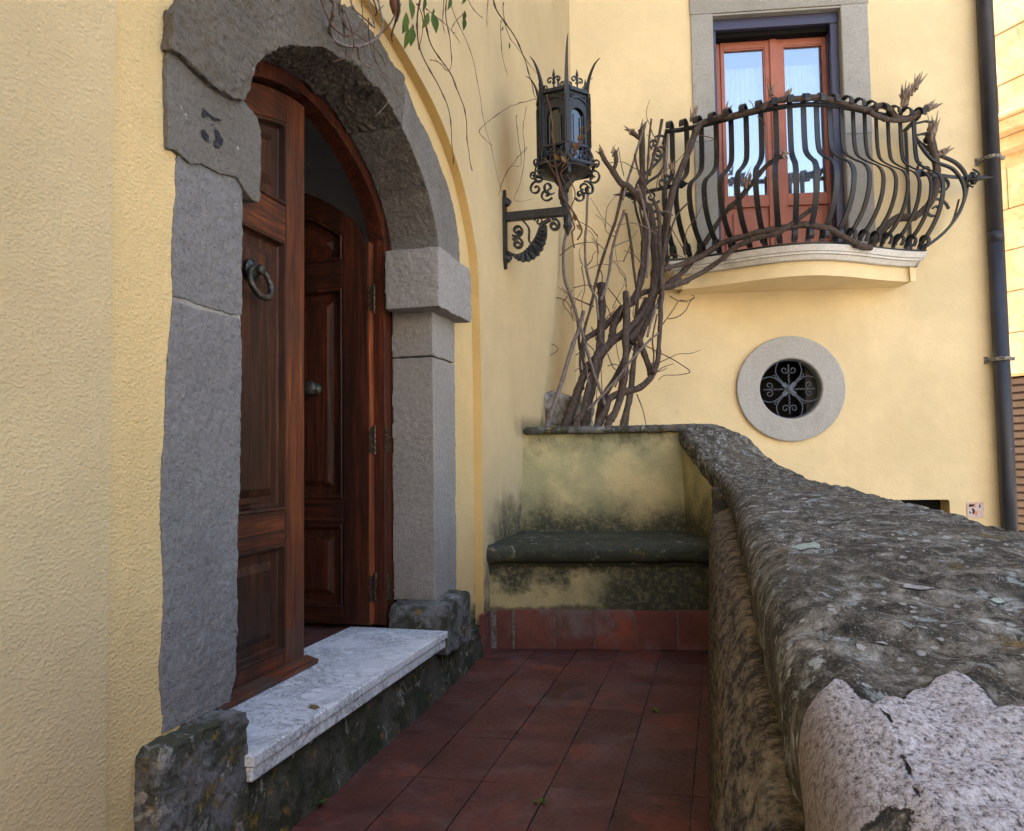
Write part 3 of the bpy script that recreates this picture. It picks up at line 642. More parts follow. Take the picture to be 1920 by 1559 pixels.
MB().bar(rail_pts(-0.05, ZB, 0.0, 1.0), (0, 0, 1), 0.012, 0.035).build('bottom_rail', 'iron', balcony, smooth=False)
tr = MB().tube(rail_pts(-0.05, ZT, 0.0, 1.0), 0.021, 8); tr.build('top_rail', 'iron', balcony, smooth=True)
prof = [(0.0, 1.0), (0.0, 0.84), (0.004, 0.72), (0.022, 0.645), (0.085, 0.575), (0.150, 0.52), (0.178, 0.46), (0.180, 0.39), (0.165, 0.30), (0.128, 0.20), (0.075, 0.115), (0.012, 0.045), (0.0, 0.01)]
pp = spline([(a*1.28, b_, 0) for a, b_ in prof], 5)
for i in range(19):
    t = 0.02+0.965*i/18
    base, nx, ny = plan(t, -0.045, 0)
    nx += 0.40*(2*t-1)+0.06; L_ = math.hypot(nx, ny); nx, ny = nx/L_, ny/L_
    nv = Vector(Bd*nx+Bn*ny); tv = Vector(Bd*ny-Bn*nx); P0 = Vector((base[0], base[1], 0))
    mb = MB()
    pts = [P0+nv*p.x+Vector((0, 0, ZB+p.y*(ZT-ZB))) for p in pp]
    curl = [P0+nv*(0.050-0.050*math.cos(a)) + Vector((0, 0, ZT+0.005+0.052*math.sin(a))) for a in [R_(q) for q in range(0, 215, 20)]]
    mb.bar(list(reversed(curl))+pts, tv, 0.042, 0.011)
    # C shaped curl at the foot
    cc = Vector((0, 0, ZB+0.062)); f = [P0+nv*(0.052-0.036*math.cos(a)*1.0)+cc+Vector((0, 0, 0.046*math.sin(a))) for a in [R_(q) for q in range(250, -40, -22)]]
    mb.bar(f, tv, 0.038, 0.010)
    mb.build('baluster', 'iron', balcony)
# scrolled side panels
def side_panel(side):
    sE = BS0 if side < 0 else BS1
    def Q(o, z, d): return Vector(Bp(sE+side*(o*(0.68 if side < 0 and o > 0 else 1.0)), z, d))
    mb = MB(); wv = tuple(Bn)
    dm = 0.16
    mb.bar(spline([Q(0.0, ZT, dm), Q(0.02, 3.58, dm), Q(0.16, 3.46, dm), Q(0.33, 3.36, dm), Q(0.40, 3.22, dm), Q(0.36, 3.02, dm), Q(0.24, 2.83, dm), Q(0.06, 2.68, dm), Q(0.0, 2.62, dm)], 6), wv, 0.040, 0.016)
    mb.bar(spline([Q(0.0, 3.50, 0.26), Q(0.10, 3.36, 0.26), Q(0.26, 3.28, 0.25), Q(0.34, 3.12, 0.24), Q(0.30, 2.94, 0.24), Q(0.16, 2.76, 0.25), Q(0.0, 2.64, 0.27)], 6), wv, 0.036, 0.015)
    mb.bar(spline([Q(0.36, 3.08, 0.10), Q(0.30, 2.90, 0.10), Q(0.18, 2.76, 0.10), Q(0.02, 2.70, 0.10)], 6), wv, 0.022, 0.010)
    mb.build('side_scroll', 'iron', balcony)
    ex = Vector(Bd)*side; ez = Vector((0, 0, 1))
    for (o, z, d, r, a0, tn) in ((0.13, 2.98, 0.18, 0.11, 0.0, 1.4), (0.20, 3.20, 0.16, 0.08, 3.6, 1.5), (0.10, 3.56, 0.18, 0.055, -1.6, 1.3), (0.14, 3.66, 0.16, 0.045, -1.2, 1.4), (0.05, 3.30, 0.22, 0.07, 2.0, 1.2), (0.05, 2.68, 0.10, 0.035, 0.4, 1.4)):
        MB().bar(spiral(Q(o, z, d), ex, ez, r, r*0.15, a0, tn), wv, 0.030, 0.014).build('spiral', 'iron', balcony)
    for za, zb_ in ((3.60, 3.58), (3.70, 3.70)):
        MB().bar([Q(0.0, za, 0.2), Q(0.08, za+0.015, 0.2), Q(0.14, zb_, 0.2)], wv, 0.024, 0.012).build('side_strap', 'iron', balcony)
    mb = MB()                                   # star clasp bar reaching to the hub rosette
    a, b_ = Q(-0.14, 3.20, 0.46), Q(0.38, 3.22, 0.20)
    mb.bar([a, a+(b_-a)*0.12, a+(b_-a)*0.2, a+(b_-a)*0.6, b_], (0, 0, 1), [0.004, 0.07, 0.034, 0.028, 0.024], 0.012)
    hub = Q(0.43, 3.22, 0.20)
    for k in range(4):
        mb.bar(spiral(hub+ex*0.0, ez, Vector(Bn)*1.0 if k % 2 else ex, 0.075, 0.03, k*math.pi/2, 0.55, 10), tuple(ex) if k % 2 else wv, 0.02, 0.008)
    mb.tube([hub-ex*0.06, hub+ex*0.05, hub+ex*0.16], [0.03, 0.022, 0.003], 8)
    mb.build('hub_rosette', 'iron', balcony)
    MB().bar([Q(-0.005, 2.61, 0.02), Q(-0.005, ZT-0.02, 0.02)], tuple(Bd), 0.024, 0.012).bar([Q(-0.005, ZT, 0.0), Q(-0.005, ZT, 0.28)], (0, 0, 1), 0.016, 0.035).bar([Q(-0.005, ZB, 0.0), Q(-0.005, ZB, 0.28)], (0, 0, 1), 0.016, 0.035).build('end_post', 'iron', balcony)
side_panel(-1); side_panel(1)

# ---------------------------------------------------------------- doorway stones
def block(name, poly, x0, x1, m, parent, amt=0.012, vox=0.0050, seed=0, jit=0.006):
    mb = MB().prism(jitter(poly, 0.04, jit, seed), lambda y, z: (x0, y, z), lambda y, z: (x1, y, z))
    o = mb.build(name, m, parent)
    return rough_up(o, vox, (0.12, amt*0.6), (0.022, amt*0.6), (-0.05, amt*0.5), flat=True)
ljo = [(305, 1378), (302, 1250), (310, 1120), (303, 960), (311, 800), (318, 640), (323, 480), (331, 310)]
XJ = -1.208
ljl = [tuple(PX(px, py, XJ)[1:]) for px, py in ljo]
zj = 1.375
doorway = block('stone_doorway', [p for p in ljl if p[1] < zj-0.03]+[(1.500, zj-0.004), (1.772, zj-0.004), (1.772, 1.1), (1.758, 0.7), (1.752, 0.45), (1.725, 0.392)], XJ, -1.42, 'stone_jamb', house, 0.010, seed=1, jit=0.007)
block('stone_block', [(1.504, zj+0.004)]+[p for p in ljl if p[1] > zj+0.03]+[(1.52, 1.745), (1.772, 1.745), (1.772, zj+0.004)], XJ, -1.42, 'stone_jamb', doorway, 0.010, seed=2)
capital = block('stone_block', [(1.470, 1.714), (1.466, 1.925), (1.472, 1.948)]+to_plane([(1.62, 1.966), (1.80, 1.982), (1.862, 1.958), (1.884, 1.92), (1.886, 1.82), (1.874, 1.78), (1.878, 1.745), (1.868, 1.716), (1.84, 1.712), (1.81, 1.728), (1.77, 1.758), (1.70, 1.742), (1.62, 1.738), (1.58, 1.725)], XCAP)+[(1.50, 1.722)], XCAP, -1.40, 'stone_cap', doorway, 0.009, 0.0048, seed=3)
block('stone_block', [(3.21, 0.375), (3.50, 0.375), (3.505, 1.45), (3.21, 1.45)], -1.222, -1.42, 'stone_pale', doorway, 0.006, seed=4, jit=0.004)
block('stone_block', [(3.21, 1.456), (3.505, 1.456), (3.50, 1.675), (3.21, 1.675)], -1.222, -1.42, 'stone_pale', doorway, 0.006, seed=5, jit=0.004)
block('stone_block', [(3.10, 1.650), (3.54, 1.655), (3.555, 1.69), (3.545, 1.88), (3.52, 1.915), (3.10, 1.915), (3.09, 1.78)], -1.150, -1.40, 'stone_pale', doorway, 0.008, seed=6)
cuts = [(0, 6, 'stone_arch'), (6, 10, 'stone_arch'), (10, 16, 'stone_cap')]
for k, (a, b_, m) in enumerate(cuts):
    g = 0.004; poly = INT[a:b_+1]+(EXT[a:b_+1] if b_ < 16 else EXT[a:])[::-1]
    if k == 0: poly = [(INT[0][0], 1.935)]+poly[1:-1]+[(EXT[0][0], 1.935)]
    c_ = np.mean(np.array(poly), 0); poly = [tuple(np.array(p)+(c_-np.array(p))*0.008) for p in poly]
    block('stone_block', poly, XARCH-0.006*(k == 2), -1.42, m, doorway, 0.022 if k < 2 else 0.010, 0.0055, seed=10+k, jit=0.016 if k < 2 else 0.006)
block('stone_block', [(1.402, -0.05), (1.405, 0.375), (1.42, 0.388), (1.66, 0.396), (1.712, 0.385), (1.722, 0.36), (1.724, -0.05)], -1.150, -1.40, 'stone_base', doorway, 0.018, 0.008, seed=20)
block('stone_block', [(3.12, 0.165), (3.115, 0.33), (3.14, 0.372), (3.40, 0.395), (3.43, 0.37), (3.435, 0.165)], -1.13, -1.40, 'stone_base', doorway, 0.014, 0.008, seed=21)
lip_edge = [(y+0.010, z) for y, z in ljl]
lip = [(1.40, 0.395)]+[p_ for p_ in lip_edge]+[(1.475, 1.745), (1.40, 1.745)]
MB().prism(jitter(jitter(lip, 0.03, 0.006, 31), 0.008, 0.004, 32), lambda y, z: (XJ-0.004-0.012*min(1, max(0, (1.475-y)/0.06)), y, z), lambda y, z: (-1.252, y, z)).build('plaster_lip', 'plaster_recess', doorway)
MB().box((XJ-0.006, 1.49, zj-0.03), (-1.40, 1.768, zj+0.03)).build('joint_mortar', 'stone_pale', doorway)
# painted house number on the left capital
def inkpx(poly, nm):
    q = [(180+x*0.2566, y*0.2566) for x, y in poly]; q = [tuple(PX(a, b_, -1.185)[1:]) for a, b_ in q]
    J = jitter(q, 0.006, 0.0012, 5); c_ = np.mean(np.array(J), 0); n = len(J)
    vs = [(-1.17, *c_)]+[(-1.17, *(c_+(np.array(p_)-c_)*0.5)) for p_ in J]+[(-1.17, *p_) for p_ in J]
    o = MB().add(vs, [(0, 1+i, 1+(i+1) % n) for i in range(n)]+[(1+i, 1+n+i, 1+n+(i+1) % n, 1+(i+1) % n) for i in range(n)]).build(nm, 'ink', doorway)
    sw = o.modifiers.new('wrap', 'SHRINKWRAP'); sw.target = capital; sw.wrap_method = 'NEAREST_SURFACEPOINT'; sw.offset = 0.0035; sw.wrap_mode = 'ABOVE_SURFACE'
inkpx([(812, 788), (870, 830), (950, 880), (940, 895), (900, 880), (850, 848), (822, 850)], 'painted_numeral')
inkpx([(865, 912), (893, 900), (893, 912), (868, 922)], 'painted_numeral'); inkpx([(905, 935), (935, 965), (955, 1010), (950, 1065), (920, 1070), (895, 1050), (905, 1000)], 'painted_numeral')
inkpx([(812, 965), (830, 950), (858, 990), (850, 1005), (865, 1038), (835, 1010), (815, 985)], 'painted_numeral')
# mossy kerb under the doorway
kp = [(0.7, 0.215, -1.12), (1.3, 0.215, -1.13), (1.9, 0.215, -1.142), (2.6, 0.214, -1.150), (3.05, 0.205, -1.157), (3.14, 0.18, -1.16), (3.5, 0.165, -1.165), (3.85, 0.14, -1.185), (3.95, 0.12, -1.195)]
mb = MB()
for (y0, h0, x0), (y1, h1, x1) in zip(kp[:-1], kp[1:]):
    mb.hexa([(-1.36, y0, -0.1), (x0+0.004, y0, -0.1), (x1+0.004, y1, -0.1), (-1.36, y1, -0.1)], [(-1.36, y0, h0), (x0-0.028, y0, h0), (x1-0.028, y1, h1), (-1.36, y1, h1)])
rough_up(mb.build('kerb', 'kerb', house), 0.011, (0.12, 0.022), (0.03, 0.012))

# ---------------------------------------------------------------- front door
XD = -1.45
frame = MB()
IN = [(y+(0.0), z) for y, z in INT]
def off_in(k): return [(2.46+(y-2.46)*(1-k/0.73), 1.916+(z-1.916)*(1-k/0.44)) for y, z in IN]
frame.prism(off_in(-0.012)+off_in(0.045)[::-1], lambda y, z: (-1.425, y, z), lambda y, z: (-1.50, y, z))
frame.box((-1.426, 3.144, 0.276), (-1.499, 3.30, 1.914)).box((-1.426, 1.70, 0.276), (-1.499, 1.776, 1.914))
frame.build('door_frame', 'wood_frame', house, bevel=0.004)
zz = lambda py: PX(531, py, XD)[2]
def curve(off, y0, y1, n=18):
    c_ = off_in(off); out = []
    for i in range(n+1):
        y = y0+(y1-y0)*i/n
        for (a, za), (b_, zb) in zip(c_[:-1], c_[1:]):
            if a <= y <= b_: out.append((y, za+(zb-za)*(y-a)/(b_-a))); break
    return out
LY0, LY1 = 1.790, 2.50
zb1, zp1, zp2, zp3, zp4, zp5 = zz(1222), zz(1020), zz(957), zz(452), zz(385), zz(228)
def leaf(tf, wz, wx, wp):
    """one door leaf in leaf coordinates u (0 hinge .. 0.665 free edge), v height, w out of the face"""
    pr = lambda mb, poly, w0, w1: mb.prism(poly, lambda u, v: tf(u, v, w0), lambda u, v: tf(u, v, w1))
    top = [(y-LY0, z) for y, z in curve(0.06, LY0+0.012, LY1)]
    L = LY1-LY0
    core = MB(); pr(core, [(0.0, 0.285), (L, 0.285)]+top[::-1], -0.046, -0.030); lf = core.build('door_leaf', wz, house)
    st = 0.122
    def topz(u): return np.interp(u, [p[0] for p in top], [p[1] for p in top])
    for u0, u1 in ((0.0, st), (L-st, L)):
        m_ = MB(); us = np.linspace(u0, u1, 6); pr(m_, [(u0, 0.285), (u1, 0.285)]+[(u, topz(u)) for u in us[::-1]], -0.030, 0.0); m_.build('stile', wz, lf, bevel=0.003)
    for v0, v1 in ((0.285, zb1), (zp1, zp2), (zp3, zp4)):
        m_ = MB(); pr(m_, [(st+.001, v0), (L-st-.001, v0), (L-st-.001, v1), (st+.001, v1)], -0.030, -0.001); m_.build('rail', wx, lf, bevel=0.003)
    us = np.linspace(st+.001, L-st-.001, 12)
    arc2 = lambda k, us: [(u, topz(u)-k) for u in us]
    m_ = MB(); pr(m_, arc2(0.0, us)+arc2(0.105, us)[::-1], -0.030, -0.001); m_.build('rail', wx, lf, bevel=0.003)
    for v0, v1 in ((zb1, zp1), (zp2, zp3), (zp4, None)):
        a, b_ = st+0.003, L-st-0.003
        def outline(k):
            us2 = np.linspace(a+k, b_-k, 10)
            if v1 is None: return [(a+k, v0+k), (b_-k, v0+k)]+[(u, topz(u)-0.107-k) for u in us2[::-1]]
            return [(a+k, v0+k), (b_-k, v0+k), (b_-k, v1-k), (a+k, v1-k)]
        m_ = MB()
        def ringp(k0, w0, k1, w1):
            A, B2 = outline(k0), outline(k1); m_.strip([tf(u, v, w0) for u, v in A], [tf(u, v, w1) for u, v in B2], True)
        ringp(0.0, 0.002, 0.004, 0.006); ringp(0.004, 0.006, 0.012, 0.004); ringp(0.012, 0.004, 0.018, -0.016); ringp(0.018, -0.016, 0.024, -0.022); ringp(0.024, -0.022, 0.052, -0.022); ringp(0.052, -0.022, 0.078, -0.008)
        o2 = outline(0.078); m_.add([tf(u, v, -0.008) for u, v in o2], [tuple(range(len(o2)))])
        m_.build('panel', wp, lf)
    return lf
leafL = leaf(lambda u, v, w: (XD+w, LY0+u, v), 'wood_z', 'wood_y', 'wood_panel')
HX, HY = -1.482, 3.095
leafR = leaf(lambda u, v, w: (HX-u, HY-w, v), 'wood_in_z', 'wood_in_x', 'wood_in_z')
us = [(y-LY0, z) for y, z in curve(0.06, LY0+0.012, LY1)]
MB().box((HX+0.002, HY+0.001, 0.285), (HX+0.005, HY+0.044, 1.96)).build('leaf_edge', 'wood_edge_lit', leafR)
for py in (560, 825, 1103):
    p = PY(703, py, 3.12); h = 0.055
    m_ = MB().box((HX+0.0055, 3.085, p[2]-h), (HX+0.010, 3.138, p[2]+h)).box((-1.4245, 3.142, p[2]-h), (-1.4205, 3.185, p[2]+h)).tube([(HX+0.014, 3.128, p[2]-h-0.01), (HX+0.014, 3.128, p[2]+h+0.01)], 0.007, 10)
    for zz_ in (-0.033, 0, 0.033):
        m_.lathe([(0.005, 0.0), (0.003, 0.002)], (-1.4205, 3.163, p[2]+zz_), (1, 0, 0), 8)
    m_.build('hinge', 'hinge', leafR, bevel=0.001)
kb = PY(592, 730, 3.10)
MB().lathe([(0.030, 0.0), (0.030, 0.006), (0.012, 0.012), (0.011, 0.03), (0.026, 0.038), (0.034, 0.05), (0.033, 0.062), (0.022, 0.072), (0.004, 0.075)], kb, (0, -1, 0), 18).build('knob', 'bronze', leafR, smooth=True)
kk = PX(472, 508, XD)
m_ = MB().lathe([(0.040, 0.0), (0.038, 0.006), (0.027, 0.011), (0.024, 0.016), (0.016, 0.022), (0.016, 0.030), (0.018, 0.036), (0.012, 0.044), (0.002, 0.046)], kk, (1, 0, 0), 18)
cx = Vector(kk)+Vector((0.030, 0.004, -0.040))
m_.tube([cx+Vector((-0.012*math.cos(a), 0.058*math.sin(a), 0.050*math.cos(a))) for a in [2*math.pi*i/28 for i in range(29)]], [0.0085+0.0025*math.sin(math.pi*i/28) for i in range(29)], 10, False)
m_.build('ring_knocker', 'bronze', leafL, smooth=True)
MB().hexa([(-1.452, 1.70, 0.277), (-1.404, 1.70, 0.277), (-1.404, 2.52, 0.277), (-1.452, 2.52, 0.277)], [(-1.452, 1.70, 0.306), (-1.402, 1.70, 0.292), (-1.402, 2.52, 0.292), (-1.452, 2.52, 0.306)]).build('weather_bar', 'wood_bar', leafL, bevel=0.003)
bx = PX(470, 938, XD); MB().box((XD-0.01, bx[1]-0.12, bx[2]-0.012), (XD+0.008, bx[1]+0.035, bx[2]+0.006)).build('letter_slot', 'wood_y', leafL, bevel=0.003)
# hall behind the door
h0, h1 = (-4.6, 1.55), (-1.50, 4.3)
hm = MB()
hm.add([(-1.47, 1.6, 0.2), (-3.3, 1.6, 0.2), (-3.3, 4.0, 0.2), (-1.47, 4.0, 0.2), (-1.47, 1.6, 2.7), (-3.3, 1.6, 2.7), (-3.3, 4.0, 2.7), (-1.47, 4.0, 2.7)], [(0, 1, 5, 4), (1, 2, 6, 5), (2, 3, 7, 6), (4, 5, 6, 7), (0, 1, 2, 3)])
hm.build('entrance_hall', 'hall', house)
hf = MB().box((-4.6, 1.6, 0.1), (-1.576, 4.0, 0.254)).build('hall_floor', 'grout'); tag(hf, kind='structure')
for i in range(5):
    for j in range(6):
        x1 = -1.578-i*0.3; y0 = 1.7+j*0.3
        MB().box((x1-0.297, y0, 0.24), (x1, y0+0.297, 0.2615)).build('floor_tile', 'tile', hf, bevel=0.0015)

# ================================================================== MARBLE DOORSTEP
step = thing('marble_doorstep', (-1.3, 2.4, 0.212), 'white veined marble doorstep of two stacked slabs under the arched doorway', 'doorstep')
MB().box((-1.575, 1.707, 0.246), (-1.128, 3.108, 0.275)).build('slab', 'marble', step, bevel=0.004)
MB().box((-1.57, 1.712, 0.207), (-1.136, 3.104, 0.2445)).build('slab', 'marble', step, bevel=0.006)

# ================================================================== STONE BENCH
bench = thing('masonry_bench', (-0.65, 4.3, 0), 'mossy stone seat with an ochre plastered back at the end of the terrace', 'bench')
TN = math.tan(TH)
def BYf(off): return lambda x: 3.93+off+TN*(x+1.2)
def bslab(x0, x1, o0, o1, z0, z1, o0t=None, o1t=None):
    o0t = o0 if o0t is None else o0t; o1t = o1 if o1t is None else o1t
    a, b_, c_, d_ = BYf(o0), BYf(o1), BYf(o0t), BYf(o1t)
    return [(x0, a(x0), z0), (x1, a(x1), z0), (x1, b_(x1), z0), (x0, b_(x0), z0)], [(x0, c_(x0), z1), (x1, c_(x1), z1), (x1, d_(x1), z1), (x0, d_(x0), z1)]
seat = MB(); secp = [(0.72, 0.44), (0.02, 0.44), (-0.012, 0.455), (-0.022, 0.48), (-0.018, 0.51), (0.0, 0.528), (0.03, 0.537), (0.72, 0.545)]
xs = np.linspace(-1.24, -0.02, 14)
for xa, xb in zip(xs[:-1], xs[1:]):
    seat.hexa([(xa, BYf(o)(xa), z) for o, z in secp], [(xb, BYf(o)(xb), z) for o, z in secp])
rough_up(seat.build('seat', 'stone_seat', bench), 0.010, (0.12, 0.022), (0.03, 0.008))
MB().hexa(*bslab(-1.25, -0.02, 0.016, 0.7, 0.425, 0.445)).build('seat_fillet', 'stone_seat', bench)
MB().hexa(*bslab(-1.25, -0.02, 0.028, 0.7, 0.0, 0.43)).build('base', 'plaster_bench', bench)
back = MB().hexa(*bslab(-1.25, -0.12, 0.69, 1.0, 0.40, 1.145, 0.80, 1.0)).build('backrest', 'plaster_bench', bench)
cop = MB(); xs = np.linspace(-1.185, -0.2, 12)
for xa, xb in zip(xs[:-1], xs[1:]):
    sc_ = [(1.02, 1.140), (0.775, 1.140), (0.762, 1.15), (0.760, 1.172), (0.775, 1.186), (1.02, 1.190)]
    cop.hexa([(xa, BYf(o)(xa), z) for o, z in sc_], [(xb, BYf(o)(xb), z) for o, z in sc_])
rough_up(cop.build('back_coping', 'stone_base', bench), 0.010, (0.12, 0.012), (0.03, 0.008))
for k, (pa, pb) in enumerate(((932, 961), (966, 1038), (1040, 1112), (1114, 1189), (1191, 1268), (1270, 1345))):
    ya = 3.95; xa, xb = PY(pa, 1180, ya+0.12*(pa-930)/400)[0], PY(pb, 1180, ya+0.12*(pb-930)/400)[0]
    rr = 0.003*(k % 2)
    lo, hi = bslab(xa, xb, 0.004, 0.03, 0.0, 0.198+rr*1.2)
    MB().hexa(lo, hi).build('skirting_tile', 'tile_skirt', bench, bevel=0.003)
MB().hexa(*bslab(-1.22, -0.05, 0.010, 0.03, 0.0, 0.192)).build('skirting_mortar', 'mortar', bench)
p = PX(919, 1225, -1.195)
MB().box((-1.21, 3.80, -0.005), (-1.187, 3.928, 0.20)).build('skirting_tile', 'tile_skirt', bench, bevel=0.003)

# ================================================================== PARAPET WITH LICHEN COVERED COPING
parapet = thing('terrace_parapet', (0.3, 2.6, GROUND), 'thick parapet wall with a broad lichen covered stone coping that sweeps up beside the bench', 'wall')
ST = [((0.045, 0.10), (0.56, 0.10), .850), ((0.044, 1.0), (0.56, 1.0), .850), ((0.042, 2.2), (0.55, 2.2), .850), ((0.040, 3.2), (0.545, 3.3), .852),
      ((0.034, 3.75), (0.50, 3.95), .858), ((0.005, 4.08), (0.415, 4.40), .885), ((-0.075, 4.36), (0.30, 4.68), .970), ((-0.165, 4.62), (0.18, 4.90), 1.085),
      ((-0.235, 4.84), (0.05, 5.06), 1.175), ((-0.275, 4.98), (-0.01, 5.22), 1.195), ((-0.30, 5.12), (-0.06, 5.36), 1.195)]
key = [s[0][1] for s in ST]
def stat(y):
    L = np.interp(y, key, [s[0][0] for s in ST]), y
    R2 = np.interp(y, key, [s[1][0] for s in ST]), np.interp(y, key, [s[1][1] for s in ST])
    return L, R2, np.interp(y, key, [s[2] for s in ST])
def smooth_stat(y):
    acc = None
    for k in (-0.08, -0.04, 0, 0.04, 0.08):
        yy = min(max(y+k, key[0]), key[-1]); L, R2, z = stat(yy); v = np.array([L[0], R2[0], R2[1]-yy, z]); acc = v if acc is None else acc+v
    acc /= 5; return (acc[0], y), (acc[1], y+acc[2]), acc[3]
e4 = lambda x, y: (1280+x/3, 1100+y/3)
pol = [(440, 1700), (435, 1377), (440, 1200), (505, 1000), (540, 870), (590, 780), (640, 680), (680, 530), (740, 470), (820, 455), (900, 480), (990, 548), (1070, 618), (1090, 592), (1150, 575), (1250, 575), (1300, 520),
       (1390, 510), (1440, 465), (1540, 450), (1620, 490), (1700, 560), (1790, 632), (1860, 632), (1960, 690), (2300, 760), (2300, 1700), (1300, 1700), (1285, 1290), (1270, 1125), (1200, 1088), (1060, 1066), (1000, 1100), (930, 1140), (880, 1112), (730, 1095), (690, 1240), (640, 1700)]
PP = np.array([PZ(*e4(*q), 0.853)[:2] for q in pol]); PP[PP[:, 0] < 0.052, 0] -= 0.05
CR = np.array([PZ(*e4(*q), 0.853)[:2] for q in [(1070, 625), (1130, 680), (1160, 740), (1230, 860), (1270, 950), (1310, 1080), (1285, 1190), (1265, 1240)]])
def segdist(p, poly, closed=True):
    A = poly; B2 = np.roll(poly, -1, 0) if closed else poly[1:]
    if not closed: A = poly[:-1]
    d = B2-A; t = np.clip(((p-A)*d).sum(1)/(d*d).sum(1), 0, 1); q = A+d*t[:, None]
    return np.sqrt(((p-q)**2).sum(1)).min()
def inside_poly(p, poly):
    x, y = p; A = poly; B2 = np.roll(poly, -1, 0)
    c_ = (A[:, 1] > y) != (B2[:, 1] > y)
    with np.errstate(divide='ignore', invalid='ignore'): xi = A[:, 0]+(y-A[:, 1])/(B2[:, 1]-A[:, 1])*(B2[:, 0]-A[:, 0])
    return (np.count_nonzero(c_ & (x < xi)) % 2) == 1
us = list(np.arange(0.10, 0.80, 0.0045))+list(np.arange(0.80, 1.6, 0.010))+list(np.arange(1.6, 5.12, 0.022))+[5.12]
LP = [(0.070, -0.135), (0.040, -0.132), (0.012, -0.124), (0.003, -0.108), (0.0, -0.090), (-0.002, -0.070), (-0.002, -0.052), (0.0, -0.037), (0.005, -0.024), (0.013, -0.013), (0.024, -0.006), (0.036, -0.002)]
NM = 150
rows = []
for y in us:
    L, R2, z = smooth_stat(y); L = np.array(L); R2 = np.array(R2); wv = R2-L; wl = np.linalg.norm(wv); dr = wv/wl; row = []
    for i_, dz in LP: q = L+dr*i_; row.append((q[0], q[1], z+dz))
    for j in range(1, NM):
        f = j/NM; q = L+dr*(0.036+(wl-0.072)*f); row.append((q[0], q[1], z+0.005*math.sin(math.pi*f)))
    for i_, dz in LP[::-1]: q = R2-dr*i_; row.append((q[0], q[1], z+dz))
    rows.append(row)
NV = len(rows[0]); V = []; SD = []; CD = []
for row in rows:
    for j, (x, y, z) in enumerate(row):
        n1 = mnoise.noise(Vector((x*3.1, y*3.1, z*3.1+5))); n2 = mnoise.noise(Vector((x*13, y*13, z*13))); n3 = mnoise.noise(Vector((x*45, y*45, z*45)))
        sdv = 0.5; cdv = 0.5
        if y < 1.1:
            p_ = np.array((x, y)); sdv = segdist(p_, PP); sdv = sdv if inside_poly(p_, PP) else -sdv; cdv = segdist(p_, CR, False)
        else: sdv = -0.5
        n4 = mnoise.noise(Vector((x*110, y*110, z*110))) if y < 1.6 else 0
        am = n1*0.008+n2*0.007+n3*0.0032+n4*0.0014
        edge = 1.6 if j > NV-20 else 1.0
        z2 = z+am*edge; x2 = x+(n2*0.005+n3*0.002)+(n1*0.018 if j > NV-20 else 0)
        k = min(max((sdv+0.004)/0.008, 0), 1); z2 += 0.004*k
        V.append((x2, y, z2)); SD.append(sdv); CD.append(cdv)
FC = [(i*NV+j, i*NV+j+1, (i+1)*NV+j+1, (i+1)*NV+j) for i in range(len(rows)-1) for j in range(NV-1)]
FC.append(tuple((len(rows)-1)*NV+j for j in range(NV)))
mb = MB(); mb.v = V; mb.f = FC
coping = mb.build('coping', 'coping', parapet, smooth=True)
for nm, arr in (('patch', SD), ('crack', CD)):
    at = coping.data.attributes.new(nm, 'FLOAT', 'POINT'); at.data.foreach_set('value', np.array(arr, np.float32))
# flared rough body under the coping
def body_sec(y):
    L, R2, z = smooth_stat(y); sh = -0.018*max(y-1.2, 0)
    x = [(L[0]+0.075, z-0.10), (L[0]+0.055, z-0.12), (0.036, 0.722), (0.019, 0.700), (0.004, 0.675), (-0.007, 0.645), (-0.014, 0.60), (-0.018, 0.50), (-0.024, 0.35), (-0.034, 0.1), (-0.04, -0.1)]
    return [(px_+(sh if k > 2 else sh*0.4*(k == 2)), y, pz) for k, (px_, pz) in enumerate(x)]
ys = np.concatenate([np.arange(0.12, 1.2, 0.012), np.arange(1.2, 4.12, 0.03), [4.12]])
V = []; 
for y in ys:
    pts = spline(body_sec(y), 4)
    for p in pts:
        n = mnoise.noise(Vector(p)*8)*0.003+mnoise.noise(Vector(p)*30)*0.0035+mnoise.noise(Vector(p)*80)*0.0028; V.append((p.x+n, p.y, p.z))
nb_ = len(pts)
mb = MB(); mb.v = V; mb.f = [(i*nb_+j, i*nb_+j+1, (i+1)*nb_+j+1, (i+1)*nb_+j) for i in range(len(ys)-1) for j in range(nb_-1)]+[tuple((len(ys)-1)*nb_+j for j in range(nb_))]
mb.build('wall_body', 'body', parapet, smooth=True)
# outer street face and the plastered cheek beside the seat
yy = np.linspace(0.1, 5.12, 24); A = []; B2 = []
for y in yy:
    L, R2, z = smooth_stat(y); A.append((R2[0]-0.06, R2[1], z-0.10)); B2.append((R2[0]-0.04, R2[1], GROUND))
MB().strip(A, B2).build('street_face', 'plaster_bench', parapet, smooth=True)
yy = np.linspace(4.06, 5.12, 22); A = []; B2 = []
for y in yy:
    L, R2, z = smooth_stat(y); xo = 0.012; A.append((min(L[0], -0.030)+xo-0.06*max(0, (4.2-y)/0.14)*0, y, z-0.10)); B2.append((min(L[0], -0.030)+xo-0.004, y, 0.30))
MB().strip(A, B2).build('cheek', 'plaster_bench', parapet, smooth=True)
rough_up(MB().box((-0.050, 4.045, 0.52), (0.16, 4.12, 0.83)).build('cheek_end', 'kerb', parapet), 0.009, (0.12, 0.012), (0.03, 0.008))
